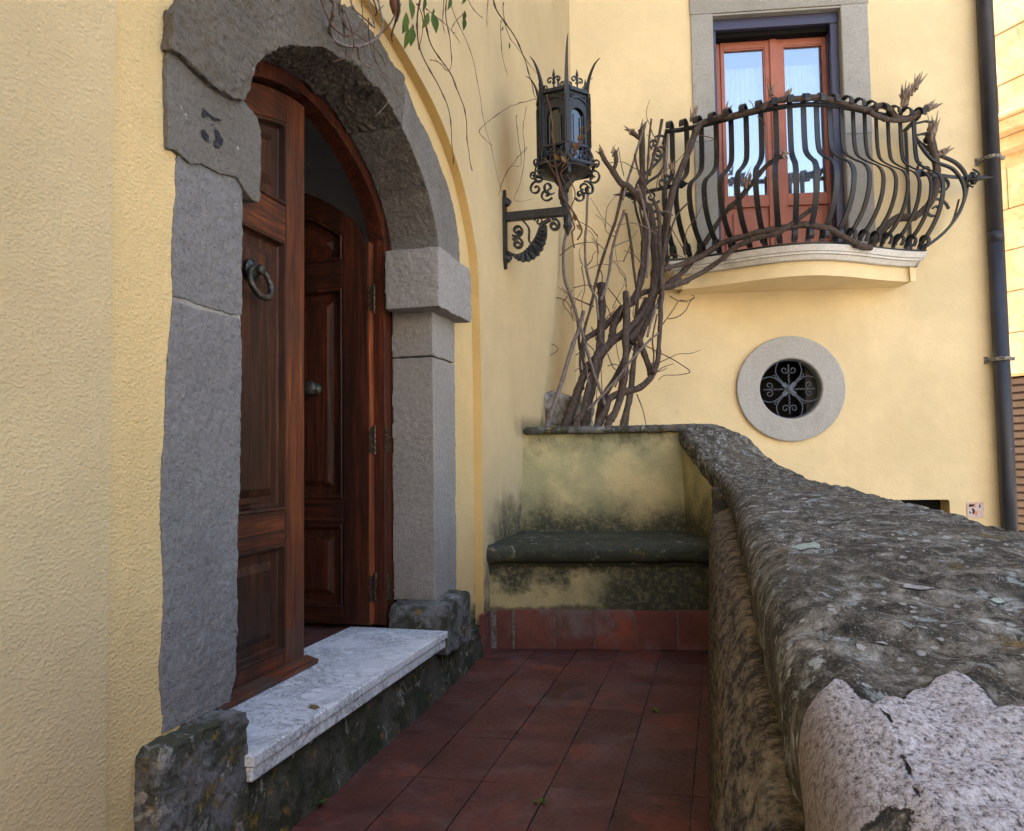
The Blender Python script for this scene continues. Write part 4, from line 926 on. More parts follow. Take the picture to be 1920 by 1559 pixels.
# the larger lichen rosettes on the coping
def rosette(px, py, rx, ry, m, seed):
    c_ = PZ(px, py, 0.866); n = 40; mb = MB(); vs = [(c_[0], c_[1], c_[2]+0.001)]
    for ringk, (q, h) in enumerate(((0.55, 0.0015), (0.85, 0.001), (1.0, -0.003))):
        for i in range(n):
            a = 2*math.pi*i/n; r = q*(1+0.16*mnoise.noise(Vector((math.cos(a)*2.2+seed, math.sin(a)*2.2, seed)))+0.07*mnoise.noise(Vector((math.cos(a)*7+seed, math.sin(a)*7, seed))))
            r *= 1+0.05*mnoise.noise(Vector((math.cos(a)*17+seed, math.sin(a)*17, seed)))
            vs.append((c_[0]+rx*r*math.cos(a), c_[1]+ry*r*math.sin(a), c_[2]+h))
    fs = [(0, 1+i, 1+(i+1) % n) for i in range(n)]+[(1+k*n+i, 1+(k+1)*n+i, 1+(k+1)*n+(i+1) % n, 1+k*n+(i+1) % n) for k in range(2) for i in range(n)]
    o = mb.add(vs, fs).build('lichen', m, parapet, smooth=True)
    sw = o.modifiers.new('wrap', 'SHRINKWRAP'); sw.target = coping; sw.wrap_method = 'PROJECT'; sw.use_project_z = True; sw.use_negative_direction = True; sw.use_positive_direction = True; sw.offset = 0.0015
rosette(1510, 1011, 0.021, 0.034, 'lichen_green', 1); rosette(1722, 1081, 0.015, 0.017, 'lichen_white', 2); rosette(1399, 878, 0.03, 0.05, 'lichen_green', 3)
rosette(1650, 1161, 0.005, 0.007, 'lichen_white', 4); rosette(1870, 1102, 0.006, 0.007, 'lichen_green', 5); rosette(1480, 949, 0.02, 0.03, 'lichen_white', 6); rosette(1450, 950, 0.016, 0.02, 'lichen_white', 7); rosette(1415, 938, 0.02, 0.025, 'lichen_white', 8)

# planting bed and broken wall stub behind the bench
tag(MB().box((-1.3, 4.9, GROUND), (-0.35, 6.9, 0.9)).build('planting_bed', 'soil'), kind='structure')
stub = MB().hexa([(-1.3, 5.36, 0.9), (-1.17, 5.36, 0.9), (-0.93, 6.0, 0.9), (-1.3, 6.0, 0.9)], [(-1.3, 5.36, 1.46), (-1.17, 5.36, 1.45), (-0.96, 6.0, 1.46), (-1.3, 6.0, 1.47)]).build('wall_stub', 'rubble')
tag(rough_up(stub, 0.02, (0.12, 0.06), (0.03, 0.035)), 'rough rubble stub of an old wall in the corner behind the bench', 'stone')

# ================================================================== DOWNPIPE
pip = thing('downpipe', tuple(Bp(3.47, GROUND, 0.075)), 'dark slate grey downpipe held by two clamps near the right end of the facade', 'downpipe')
MB().tube([Bp(3.475, GROUND, 0.078), Bp(3.475, 2.72, 0.078)], 0.062, 20).tube([Bp(3.475, 2.715, 0.078), Bp(3.475, 2.80, 0.078)], 0.0635, 20).build('pipe_section', 'pipe', pip, smooth=True)
MB().tube([Bp(3.475, 2.78, 0.078), Bp(3.475, 8.95, 0.078)], 0.062, 20).build('pipe_section', 'pipe', pip, smooth=True)
for py in (298, 674):
    z = Bhit(1850 if py < 400 else 1868, py, 0.075)[2]
    m_ = MB().lathe([(0.0635, -0.016), (0.070, -0.014), (0.072, 0.0), (0.070, 0.014), (0.0635, 0.016)], Bp(3.475, z, 0.078), (0, 0, 1), 20).bbox(3.395, 3.42, z-0.012, z+0.012, 0.0, 0.09).bbox(3.375, 3.40, z-0.03, z+0.03, 0.0, 0.012)
    m_.bbox(3.535, 3.575, z-0.014, z+0.014, 0.065, 0.09).build('clamp', 'zinc', pip)

# ================================================================== NUMBER TILE
e5 = lambda x, y: (1640+x/6.857, 860+y/6.857)
plq = thing('house_number_tile', tuple(Bp(3.245, 0.51, 0.004)), 'small peeling orange and white tile with a stencilled house number beside the downpipe', 'sign')
cor = [Bhit(*e5(*q), 0.0) for q in ((1185, 765), (1392, 760), (1400, 560), (1183, 565))]
MB().hexa([c_+Bn*0.001 for c_ in cor], [c_+Bn*0.009 for c_ in cor]).build('tile_plate', 'plaque', plq, bevel=0.002)
for poly in ([(1212, 592), (1283, 590), (1275, 612), (1232, 622), (1212, 627)], [(1245, 640), (1270, 645), (1288, 665), (1283, 700), (1262, 715), (1252, 706), (1262, 680), (1250, 655)], [(1213, 680), (1232, 685), (1240, 705), (1225, 712)], [(1345, 590), (1357, 592), (1362, 632), (1340, 632)]):
    q = [Bhit(*e5(*p_), 0.009) for p_ in poly]; n = len(q)
    MB().add([c_+Bn*0.0004 for c_ in q]+[c_+Bn*0.0014 for c_ in q], [tuple(range(n)), tuple(range(2*n-1, n-1, -1))]+[(i, (i+1) % n, n+(i+1) % n, n+i) for i in range(n)]).build('painted_numeral', 'ink', plq)

# ================================================================== NEIGHBOURING BUILDING ACROSS THE SIDE STREET
NU = Vector((0.62, -0.785, 0)); NN = Vector((-0.785, -0.62, 0)); N0 = Vector((4.225, 12.988, 0))
def NP(u, z, d): return tuple(N0+NU*u+NN*d+Vector((0, 0, z)))
def nbox(mb, u0, u1, z0, z1, d0, d1):
    lo = [NP(u0, z0, d1), NP(u1, z0, d1), NP(u1, z0, d0), NP(u0, z0, d0)]; hi = [NP(u0, z1, d1), NP(u1, z1, d1), NP(u1, z1, d0), NP(u0, z1, d0)]
    return mb.hexa(lo, hi)
nb = thing('neighbour_building', NP(3, GROUND, -3), 'sunlit orange sandstone building with a brown roller shutter beyond the facade corner', 'building')
m_ = MB(); nbox(m_, -3, 9, 2.10, 10.5, -5, -0.03); nbox(m_, -3, -0.25, GROUND, 2.098, -5, -0.03); nbox(m_, 3.0, 9, GROUND, 2.098, -5, -0.03); m_.build('wall', 'neigh', nb)
m_ = MB(); nbox(m_, -3, 9, 5.62, 5.80, -0.028, 0.42); nbox(m_, -3, 9, 5.42, 5.618, -0.028, 0.22); nbox(m_, -3, 9, 5.802, 5.88, -0.028, 0.50); m_.build('cornice', 'neigh', nb, bevel=0.02)
rnd = random.Random(11); zrow = 2.12
while zrow < 10.3:
    hrow = 0.62 if zrow < 5.3 else 0.78
    if 4.75 < zrow < 5.9: zrow = 5.90 if zrow > 5.0 else zrow
    z1 = min(zrow+hrow, 5.41) if zrow < 5.4 else zrow+hrow
    u = -0.55-(0.1 if int(zrow*10) % 2 else 0)
    for wdt in (0.62, 0.9, 0.8, 1.0):
        m_ = MB(); nbox(m_, u+0.006, u+wdt-0.006, zrow+0.006, z1-0.006, -0.035, rnd.uniform(0.0, 0.03)); m_.build('stone_block', 'neigh', nb, bevel=0.012); u += wdt
    zrow = z1
for i in range(26):
    z0 = GROUND+0.02+i*0.114; m_ = MB()
    lo = [NP(-0.245, z0, -0.10), NP(2.995, z0, -0.10), NP(2.995, z0+0.110, -0.10), NP(-0.245, z0+0.110, -0.10)]
    hi = [NP(-0.245, z0+0.012, -0.065), NP(2.995, z0+0.012, -0.065), NP(2.995, z0+0.085, -0.055), NP(-0.245, z0+0.085, -0.055)]
    m_.hexa(lo, hi).build('shutter_slat', 'shutter', nb)
m_ = MB(); nbox(m_, -0.25, 3.0, GROUND, 2.1, -0.3, -0.105); m_.build('shutter_backing', 'dark', nb)
MB().tube([NP(-3, 5.98, 0.1), NP(-1, 5.97, 0.12), NP(0.3, 5.93, 0.13), NP(3, 5.95, 0.1)], 0.012, 6).build('cable', 'pipe', nb)

# ================================================================== WALL LANTERN
LX, LYc = -0.830, 4.325
lan = thing('wall_lantern', (LX, LYc, 2.41), 'black wrought iron lantern with curved spikes on a scrolled wall bracket', 'lantern')
V3 = lambda x, z, y=0.0: Vector((x, LYc+y, z)); ex, ey, ez = Vector((1, 0, 0)), Vector((0, 1, 0)), Vector((0, 0, 1))
m_ = MB().add([(-1.199, LYc-0.02, 2.16), (-1.199, LYc+0.02, 2.16), (-1.199, LYc+0.02, 2.52), (-1.199, LYc, 2.575), (-1.199, LYc-0.02, 2.52), (-1.199, LYc, 2.10),
               (-1.180, LYc-0.02, 2.16), (-1.180, LYc+0.02, 2.16), (-1.180, LYc+0.02, 2.52), (-1.180, LYc, 2.575), (-1.180, LYc-0.02, 2.52), (-1.180, LYc, 2.10)],
              [(5, 0, 4, 3, 2, 1), (7, 8, 9, 10, 6, 11), (0, 6, 10, 4), (4, 10, 9, 3), (3, 9, 8, 2), (2, 8, 7, 1), (1, 7, 11, 5), (5, 11, 6, 0)])
for z in (2.50, 2.165): m_.lathe([(0.028, 0.0), (0.026, 0.014), (0.014, 0.026), (0.003, 0.034)], (-1.181, LYc, z), (1, 0, 0), 12)
m_.build('wall_plate', 'iron', lan)
MB().box((-1.18, LYc-0.020, 2.384), (-0.80, LYc+0.020, 2.436)).build('arm', 'iron', lan, bevel=0.004)
m_ = MB()
main = spline([V3(-1.178, 2.205), V3(-1.12, 2.175), V3(-1.055, 2.20), V3(-1.0, 2.27), V3(-0.965, 2.345), V3(-0.915, 2.372)], 6)
m_.bar(main, ey, 0.030, 0.016)
m_.bar(spiral(V3(-0.895, 2.335), ex, ez, 0.040, 0.008, math.pi*0.6, -1.35), ey, 0.028, 0.013)
m_.bar(spiral(V3(-1.115, 2.325), ex, ez, 0.040, 0.008, -2.4, 1.4), ey, 0.026, 0.013); m_.bar(spiral(V3(-1.115, 2.245), ex, ez, 0.040, 0.008, 2.4, -1.4), ey, 0.026, 0.013)
m_.bar(spline([V3(-1.08, 2.38), V3(-1.045, 2.33), V3(-1.045, 2.26), V3(-1.02, 2.225)], 5), ey, 0.018, 0.010)
m_.bar(spiral(V3(-0.985, 2.365), ex, ez, 0.030, 0.006, math.pi*0.9, -1.2), ey, 0.018, 0.008)
m_.build('bracket_scroll', 'iron', lan)
m_ = MB(); lf = spline([V3(-1.13, 2.168), V3(-1.07, 2.165), V3(-1.01, 2.205), V3(-0.965, 2.28), V3(-0.945, 2.34)], 8); n = len(lf)
m_.bar(lf, [Vector((0.75, 0.2*math.sin(i*1.9), -0.65)) for i in range(n)], [0.016+0.066*math.sin(math.pi*min(1, i/(n-1)*1.05))*(0.8+0.25*(i % 3 == 0)) for i in range(n)], 0.030); m_.build('acanthus_leaf', 'iron', lan)
MB().lathe([(0.020, 0.0), (0.026, -0.02), (0.022, -0.05), (0.028, -0.07), (0.016, -0.095), (0.003, -0.125)], (-0.815, LYc, 2.39), (0, 0, 1), 9).lathe([(0.024, 0.0), (0.017, 0.02), (0.024, 0.05), (0.018, 0.08), (0.03, 0.12), (0.05, 0.145), (0.07, 0.175), (0.11, 0.195), (0.145, 0.207), (0.150, 0.218), (0.12, 0.219), (0.02, 0.217)], (LX, LYc, 2.43), (0, 0, 1), 18).build('stem_and_pan', 'iron', lan, smooth=False)
ANG = [R_(-71+60*k) for k in range(6)]
def LP_(k, r, z): a = ANG[k % 6]; return Vector((LX+r*math.cos(a), LYc+r*math.sin(a), z))
RB, ZL0, ZL1 = 0.149, 2.655, 3.075
for k in range(6):
    a = ANG[k]; rd = Vector((math.cos(a), math.sin(a), 0)); tg = Vector((-math.sin(a), math.cos(a), 0))
    MB().bar([LP_(k, RB, ZL0), LP_(k, RB, ZL1)], tg, 0.028, 0.026).bar([LP_(k, RB+0.014, ZL0+.1), LP_(k, RB+0.014, ZL1-.03)], tg, 0.012, 0.012).build('post', 'iron', lan)
    hgt = 0.26 if k in (0, 3) else 0.19; fl = 0.085
    pts = spline([LP_(k, RB, ZL1-0.06), LP_(k, RB+0.002, ZL1+0.02), LP_(k, RB+fl*0.22, ZL1+hgt*0.5), LP_(k, RB+fl*0.6, ZL1+hgt*0.85), LP_(k, RB+fl, ZL1+hgt)], 5); n = len(pts)
    MB().bar(pts, tg, [0.028*(1-i/(n-1))**0.9+0.0015 for i in range(n)], [0.018*(1-i/(n-1))+0.002 for i in range(n)]).build('spike', 'iron', lan)
    A, B2 = LP_(k, RB, 0), LP_(k+1, RB, 0); mid = (A+B2)/2; nr = (mid-Vector((LX, LYc, 0))).normalized(); tt = (B2-A).normalized(); hw = (B2-A).length/2-0.012
    Q = lambda u, z, d=0.0: mid+tt*u+nr*d+Vector((0, 0, z))
    # face plate with an arched opening
    zc = 2.925; ri_ = hw-0.016
    opening = [(-ri_, 2.66), (ri_, 2.66)]+[(ri_*math.cos(q), zc+ri_*math.sin(q)) for q in [math.pi*i/12 for i in range(13)]]
    outer = [(-hw, 2.655), (hw, 2.655), (hw, ZL1), (-hw, ZL1)]
    pts2 = outer+opening; tri = tessellate_polygon([[Vector((*p_, 0)) for p_ in outer], [Vector((*p_, 0)) for p_ in opening]])
    m_ = MB(); m_.add([Q(u, z, 0.006) for u, z in pts2], [tuple(t) for t in tri]); m_.add([Q(u, z, -0.004) for u, z in pts2], [tuple(t) for t in tri])
    m_.strip([Q(u, z, 0.006) for u, z in opening], [Q(u, z, -0.004) for u, z in opening], True)
    m_.bar([Q(-hw, ZL1-0.006, 0.01), Q(hw, ZL1-0.006, 0.01)], nr, 0.024, 0.02); m_.bar([Q(-hw, 3.0, 0.008), Q(-hw*0.6, 3.02, 0.008), Q(0, 3.03, 0.008), Q(hw*0.6, 3.02, 0.008), Q(hw, 3.0, 0.008)], nr, 0.01, 0.008)
    for s_ in (-1, 1): m_.bar(spiral(Q(s_*hw*0.7, 3.033, 0.008), tt, ez, 0.017, 0.004, 0, 1.3, 12), nr, 0.008, 0.005)
    m_.tube([Q(-ri_+0.014, 2.66, 0.004), Q(-ri_+0.014, 2.93, 0.004)], 0.004, 5).tube([Q(ri_-0.014, 2.66, 0.004), Q(ri_-0.014, 2.93, 0.004)], 0.004, 5)
    m_.build('face_plate', 'iron', lan)
    MB().add([Q(-hw, 2.665, -0.010), Q(hw, 2.665, -0.010), Q(hw, 3.05, -0.010), Q(-hw, 3.05, -0.010), Q(-hw, 2.665, -0.014), Q(hw, 2.665, -0.014), Q(hw, 3.05, -0.014), Q(-hw, 3.05, -0.014)],
             [(0, 1, 2, 3), (7, 6, 5, 4), (0, 4, 5, 1), (1, 5, 6, 2), (2, 6, 7, 3), (3, 7, 4, 0)]).build('pane', 'glass_lamp', lan)
    m_ = MB()                                  # fleur cresting
    m_.tube([Q(0, ZL1, 0.004), Q(0, ZL1+0.06, 0.004), Q(0, ZL1+0.085, 0.004), Q(0, ZL1+0.12, 0.004)], [0.005, 0.005, 0.010, 0.001], 6)
    for s_ in (-1, 1):
        m_.bar(spiral(Q(s_*0.025, ZL1+0.055, 0.004), tt*(-s_), ez, 0.026, 0.005, -0.9, 1.15, 14), nr, 0.008, 0.006); m_.bar(spiral(Q(s_*0.052, ZL1+0.018, 0.004), tt*s_, ez, 0.018, 0.004, 0.2, 1.2, 12), nr, 0.008, 0.006)
    m_.build('cresting', 'iron', lan)
    m_ = MB()                                  # flared lower skirt with a pierced quatrefoil
    a0, a1 = 2.765, 2.645
    sk = lambda u, t: mid+tt*u*(1+0.16*t)+nr*(0.012+0.030*t)+Vector((0, 0, a0+(a1-a0)*t))
    for t0, t1 in ((0.0, 0.14), (0.86, 1.0)): m_.add([sk(-hw-.012, t0), sk(hw+.012, t0), sk(hw+.012, t1), sk(-hw-.012, t1)]+[p_-nr*0.006 for p_ in (sk(-hw-.012, t0), sk(hw+.012, t0), sk(hw+.012, t1), sk(-hw-.012, t1))], [(0, 1, 2, 3), (7, 6, 5, 4), (0, 4, 5, 1), (1, 5, 6, 2), (2, 6, 7, 3), (3, 7, 4, 0)])
    for cu, ct in ((-0.018, 0.5), (0.018, 0.5), (0, 0.33), (0, 0.67)):
        m_.tube([sk(cu+0.015*math.cos(q), ct+0.13*math.sin(q)) for q in [2*math.pi*i/14 for i in range(15)]], 0.0035, 5, False)
    for cu in (-0.055, 0.055): m_.tube([sk(cu+0.014*math.cos(q), 0.5+0.28*math.sin(q)) for q in [2*math.pi*i/14 for i in range(15)]], 0.0035, 5, False)
    m_.build('skirt', 'iron', lan)
    m_ = MB()                                  # S scroll below each corner
    o_ = LP_(k, RB+0.03, 2.575)
    m_.bar(spiral(o_, rd, ez, 0.05, 0.008, 2.2, -1.25, 16), tg, 0.016, 0.008); m_.bar(spiral(LP_(k, RB-0.035, 2.53), -rd, ez, 0.045, 0.008, -0.6, -1.2, 16), tg, 0.016, 0.008); m_.bar(spiral(LP_(k, RB+0.045, 2.66), rd, ez, 0.026, 0.006, -1.6, 1.2, 12), tg, 0.014, 0.007)
    m_.build('scroll', 'iron', lan)
MB().lathe([(0.02, 0.0), (0.022, 0.10), (0.014, 0.11), (0.03, 0.15), (0.034, 0.19), (0.018, 0.235), (0.003, 0.24)], (LX, LYc, 2.66), (0, 0, 1), 14).build('bulb', 'curtain', lan, smooth=True)

# ================================================================== THE CLIMBING VINE
vine = thing('climbing_vine', (-0.7, 5.6, 0.9), 'leafless climbing vine with thick twisted stems trained onto the balcony railing', 'vine')
def vd(px, py):
    if py > 480: return 0.55+min((py-480)/320, 1.1)*0.75
    return 0.55
def vdr(off):
    def f(px, py):
        d = 0.5
        for _ in range(3):
            s_ = (Bhit(px, py, d)-Bc)@Bd; t = (s_-BS0)/(BS1-BS0); d = plan_d(min(max(t, 0), 1))+off
        return d
    return f
def blend(f, g, x0, x1): return lambda px, py: f(px, py)*(1-min(max((px-x0)/(x1-x0), 0), 1))+g(px, py)*min(max((px-x0)/(x1-x0), 0), 1)
def stem(pts, r0, r1=None, m='bark', df=vd, nm='stem', seed=0, parent=None, wob=0.006, stub_end=False, seg=8, dd=0.0):
    r1 = r0 if r1 is None else r1
    P = [Bhit(px, py, df(px, py)+dd) for px, py in pts]; S = spline(P, 6); n = len(S)
    px2m = 5.9/1450*1.22
    for i, p in enumerate(S):
        w_ = mnoise.noise_vector(p*7+Vector((seed, 0, 0)))*wob; S[i] = p+w_
    R_list = [px2m*(r0+(r1-r0)*i/(n-1))*(1+0.20*mnoise.noise(S[i]*9+Vector((seed, 3, 0)))+0.22*max(0, mnoise.noise(S[i]*26+Vector((seed, 9, 0)))))*(1.25 if i % 17 == 8 else 1.0) for i in range(n)]
    return MB().tube(S, R_list, seg).build(nm, m, parent or vine, smooth=True)
q5 = lambda L: [(1120+x*0.2437, 140+y*0.2437) for x, y in L]
q6 = lambda L: [(1480+x*0.2566, 140+y*0.2566) for x, y in L]
q7 = lambda L: [(960+x/4.585, 520+y/4.585) for x, y in L]
VB = [([(1058, 815), (1061, 801), (1073, 766), (1086, 727), (1102, 692), (1126, 662), (1152, 638), (1178, 618), (1200, 596), (1215, 572), (1226, 553), (1241, 540), (1261, 537), (1276, 524)], 6.5, 4.8),
      ([(1139, 815), (1141, 793), (1154, 771), (1165, 738), (1170, 705), (1174, 662), (1173, 629), (1175, 585), (1173, 548)], 5.5, 5),
      ([(1093, 815), (1095, 799), (1102, 760), (1113, 716), (1124, 673), (1126, 629), (1128, 585), (1127, 535)], 6.5, 6),
      ([(1115, 815), (1119, 801), (1134, 771), (1145, 747), (1169, 736), (1196, 729), (1215, 716), (1222, 703), (1213, 677), (1202, 644), (1198, 632)], 5.5, 4.5),
      ([(1225, 701), (1233, 673), (1237, 629), (1239, 585), (1241, 542), (1239, 500), (1237, 457), (1235, 403), (1225, 374)], 3.4, 3),
      ([(1164, 815), (1167, 797), (1174, 771), (1182, 727), (1189, 673), (1206, 625), (1222, 585), (1237, 564), (1243, 480), (1255, 400)], 3.6, 3),
      ([(1172, 812), (1178, 770), (1186, 720), (1190, 660), (1192, 600), (1200, 520)], 3, 2.5),
      ([(1091, 670), (1095, 640), (1113, 626), (1134, 612), (1161, 583), (1189, 566), (1200, 553), (1224, 544)], 4.5, 4.5),
      ([(1125, 670), (1146, 640), (1150, 614), (1163, 592), (1180, 570), (1196, 546), (1206, 500), (1208, 457), (1213, 396), (1205, 372), (1204, 335), (1204, 286), (1202, 244)], 6, 5),
      ([(1180, 640), (1205, 610), (1215, 590), (1222, 560), (1230, 520), (1228, 470), (1222, 420), (1216, 385)], 7.5, 6.5),
      ([(1118, 812), (1124, 770), (1138, 735), (1158, 700), (1180, 650), (1192, 610), (1212, 560)], 4.5, 4),
      ([(1075, 815), (1082, 790), (1096, 770), (1100, 740), (1112, 700), (1120, 660)], 5, 4)]
for i, (pts, a, b_) in enumerate(VB): stem(pts, a, b_, seed=i*1.7, dd=[0, .05, -.05, .04, .09, .02, -.06, -.09, -.03, -.02, -.08, .06][i])
rail_b = blend(vd, vdr(0.05), 1240, 1330)
stem([(1250, 535), (1276, 515), (1300, 488), (1339, 428), (1364, 393), (1388, 371), (1420, 332), (1444, 306), (1471, 291)], 4.6, 3.4, df=rail_b, seed=21, dd=-0.12)
stem([(1258, 537), (1280, 530), (1303, 518), (1330, 503), (1354, 486), (1376, 466), (1412, 449), (1449, 440), (1480, 424), (1505, 405), (1522, 392)], 4.4, 3.6, df=rail_b, seed=22)
stem([(1226, 520), (1244, 506), (1276, 496), (1310, 484), (1339, 466), (1354, 457), (1388, 445), (1425, 436), (1461, 430), (1500, 422), (1530, 424), (1560, 432), (1590, 448), (1612, 462), (1634, 466)], 4.5, 5, df=rail_b, seed=23, dd=-0.02)
stem([(1632, 463), (1647, 440), (1665, 422), (1685, 409), (1711, 407), (1737, 391), (1749, 371), (1755, 345), (1755, 314), (1749, 284), (1744, 250)], 6.5, 6, df=vdr(-0.06), seed=24)
stem([(1237, 520), (1242, 469), (1249, 420), (1256, 384), (1266, 345), (1281, 311), (1295, 276), (1305, 247), (1315, 231), (1339, 223), (1364, 220), (1388, 215), (1412, 208), (1444, 195), (1473, 187), (1500, 185), (1530, 184), (1560, 188), (1590, 197), (1622, 207)], 6, 4.4, df=rail_b, seed=25, dd=-0.03)
stem([(1610, 203), (1630, 208), (1640, 202), (1655, 198), (1668, 205), (1680, 220), (1700, 224), (1722, 214), (1740, 203)], 4.5, 5.5, df=vdr(0.0), seed=26)
stem([(1630, 210), (1650, 220), (1680, 226), (1700, 224)], 4, 4, df=vdr(0.02), seed=27)
stem([(1210, 392), (1183, 354), (1164, 342), (1149, 320), (1135, 301), (1126, 284)], 5.5, 3.6, seed=28, dd=0.05)
stem([(1149, 322), (1155, 306), (1154, 284)], 4, 3, seed=29, dd=0.05); stem([(1203, 262), (1192, 255), (1183, 246)], 4, 3, seed=30)
for k, (pts, r) in enumerate([([(1247, 330), (1249, 286), (1252, 252)], 2.6), ([(1217, 330), (1225, 296), (1237, 250), (1242, 224)], 2.6), ([(1168, 375), (1178, 335), (1193, 286), (1210, 233)], 2.2), ([(1213, 340), (1215, 315), (1217, 262), (1221, 223)], 1.8), ([(1262, 350), (1275, 320), (1292, 262)], 2.0), ([(1190, 290), (1200, 330), (1222, 370)], 1.6)]):
    stem(pts, r, r*0.8, m='bark_pale' if k in (0, 2) else 'bark', seed=40+k, nm='branch', dd=0.03*k)
for k, (pts, r, m) in enumerate([([(1023, 815), (1025, 801), (1043, 749), (1058, 701), (1073, 651), (1086, 614), (1093, 585)], 3.4, 'bark_pale'),
        ([(1068, 416), (1059, 450), (1056, 490), (1060, 527), (1069, 553), (1082, 596), (1091, 625), (1102, 662), (1113, 699), (1126, 734), (1134, 760)], 2.5, 'bark_pale'),
        ([(1102, 357), (1099, 419), (1097, 465), (1100, 511), (1109, 542), (1118, 562), (1122, 600)], 2.0, 'bark_pale'), ([(1168, 351), (1157, 403), (1136, 465), (1117, 527), (1111, 560), (1095, 625), (1088, 680), (1094, 730)], 2.4, 'bark'),
        ([(1170, 394), (1151, 459), (1139, 527), (1126, 565)], 2.4, 'bark_pale'), ([(1100, 771), (1130, 740), (1156, 712), (1178, 684), (1196, 662), (1217, 638), (1235, 625)], 2.0, 'bark_pale'),
        ([(1174, 400), (1182, 450), (1190, 520), (1196, 560)], 2.2, 'bark'), ([(1200, 420), (1206, 460), (1200, 520), (1190, 570)], 2.4, 'bark'), ([(1084, 600), (1086, 640), (1094, 680), (1096, 700)], 2.4, 'bark'), ([(1196, 350), (1210, 400), (1218, 450), (1212, 520)], 2.2, 'bark_pale'),
        ([(1240, 500), (1252, 455), (1268, 405), (1290, 380)], 1.6, 'bark'), ([(1214, 632), (1222, 600), (1232, 570)], 2, 'bark_pale'), ([(1223, 700), (1226, 670), (1224, 630), (1232, 590)], 1.3, 'bark_red')]):
    stem(pts, r, r*0.85, m=m, seed=60+k, nm='branch', dd=[.12, .1, .12, .02, .05, .14, .06, .08, .0, .1, .12, .1, .1][k])
TW = [[(1018, 524), (1000, 521), (985, 540), (983, 565), (993, 596), (1014, 633), (1045, 653), (1030, 668), (1008, 663)], [(1012, 546), (1028, 556), (1050, 560), (1066, 570), (1075, 600)], [(1205, 646), (1232, 660), (1254, 670), (1274, 681), (1294, 697), (1274, 703), (1246, 704), (1235, 713)],
      [(1239, 614), (1252, 596), (1263, 580), (1274, 564), (1292, 564), (1302, 556), (1296, 553)], [(1252, 598), (1270, 594), (1285, 583), (1294, 566), (1303, 559)], [(1256, 556), (1270, 564), (1290, 567)], [(1230, 699), (1242, 695), (1252, 690)],
      [(1109, 613), (1118, 640), (1126, 690), (1130, 740), (1136, 790)], [(1072, 545), (1060, 560), (1056, 570), (1070, 590), (1075, 602)], [(1140, 540), (1165, 575), (1170, 610), (1176, 640), (1185, 650)], [(1118, 548), (1140, 580), (1150, 620), (1160, 670), (1165, 690)], [(1140, 664), (1150, 690), (1162, 694)],
      [(1286, 500), (1286, 440), (1310, 400), (1322, 370)], [(1282, 470), (1266, 440), (1254, 420)], [(1230, 360), (1236, 330), (1262, 310), (1290, 280)], [(1305, 253), (1340, 262), (1342, 280)], [(1430, 208), (1440, 190), (1446, 165), (1438, 148)], [(1415, 208), (1410, 195), (1403, 188)], [(1420, 218), (1430, 226), (1436, 236)],
      [(1194, 740), (1205, 770), (1212, 798)], [(1170, 330), (1163, 300), (1160, 275)], [(1050, 480), (1075, 460), (1110, 455), (1130, 465)], [(1075, 540), (1100, 535), (1120, 540)], [(1090, 500), (1096, 540), (1090, 570), (1096, 610)], [(1206, 500), (1190, 480), (1170, 470)]]
for k, pts in enumerate(TW): stem(pts, 0.9, 0.45, m='bark_red', seed=90+k, nm='tendril', dd=0.15 if k > 11 else 0.05, wob=0.004, seg=5)
rnd = random.Random(77)
for k in range(46):                            # fine shoots among the stems
    px, py = rnd.choice([(rnd.uniform(1070, 1215), rnd.uniform(560, 780)), (rnd.uniform(1170, 1265), rnd.uniform(260, 540)), (rnd.uniform(1090, 1180), rnd.uniform(420, 600))])
    pts = [(px, py)]; a = rnd.uniform(-2.6, -0.5); L = rnd.uniform(10, 26)
    for j in range(rnd.randint(3, 5)): a += rnd.uniform(-0.55, 0.55); px += L*math.cos(a); py += L*math.sin(a); pts.append((px, py))
    stem(pts, rnd.uniform(0.6, 1.3), 0.35, m=rnd.choice(['bark_red', 'bark', 'bark_pale']), seed=200+k, nm='tendril', dd=rnd.uniform(0.0, 0.2), wob=0.012, seg=5)
# cut splintered ends
rnd = random.Random(5)
def splinters(px, py, df, n, ln, up=(0, -1), dd=0.0):
    mb = MB(); c_ = Vector(Bhit(px, py, df(px, py)+dd)); upv = Vector(RT)*up[0]-Vector(UP)*up[1]
    for i in range(n):
        sp_ = 0.9 if rnd.random() < 0.25 else 0.28; dv = (upv+Vector((rnd.uniform(-sp_, sp_), rnd.uniform(-sp_, sp_), rnd.uniform(-sp_, sp_)))).normalized(); L = ln*rnd.uniform(0.3, 1.0); o_ = c_+Vector((rnd.uniform(-1, 1), rnd.uniform(-1, 1), rnd.uniform(-1, 1)))*0.022+upv*rnd.uniform(0, 0.4)*ln
        mb.tube([o_-dv*0.02, o_+dv*L*0.5, o_+dv*L], [0.011, 0.008*rnd.uniform(.6, 1.2), 0.0015], 5)
    mb.build('splintered_end', 'wood_cut', vine)
for px, py, up, n, ln in ((1300, 225, (0.1, -1), 9, 0.10), (1359, 212, (0.2, -1), 7, 0.07), (1126, 286, (-0.6, -1), 5, 0.05), (1154, 288, (0.1, -1), 5, 0.06), (1204, 240, (0.3, -1), 6, 0.06), (1184, 247, (-1, -0.3), 5, 0.06), (1260, 320, (0, -1), 6, 0.08), (1400, 348, (0.2, -1), 7, 0.13), (1470, 291, (1, -0.2), 6, 0.05), (1474, 180, (0.6, -1), 6, 0.06), (1446, 180, (0.2, -1), 4, 0.10)):
    splinters(px, py, vdr(0.0) if px > 1290 else vd, n, ln, up)
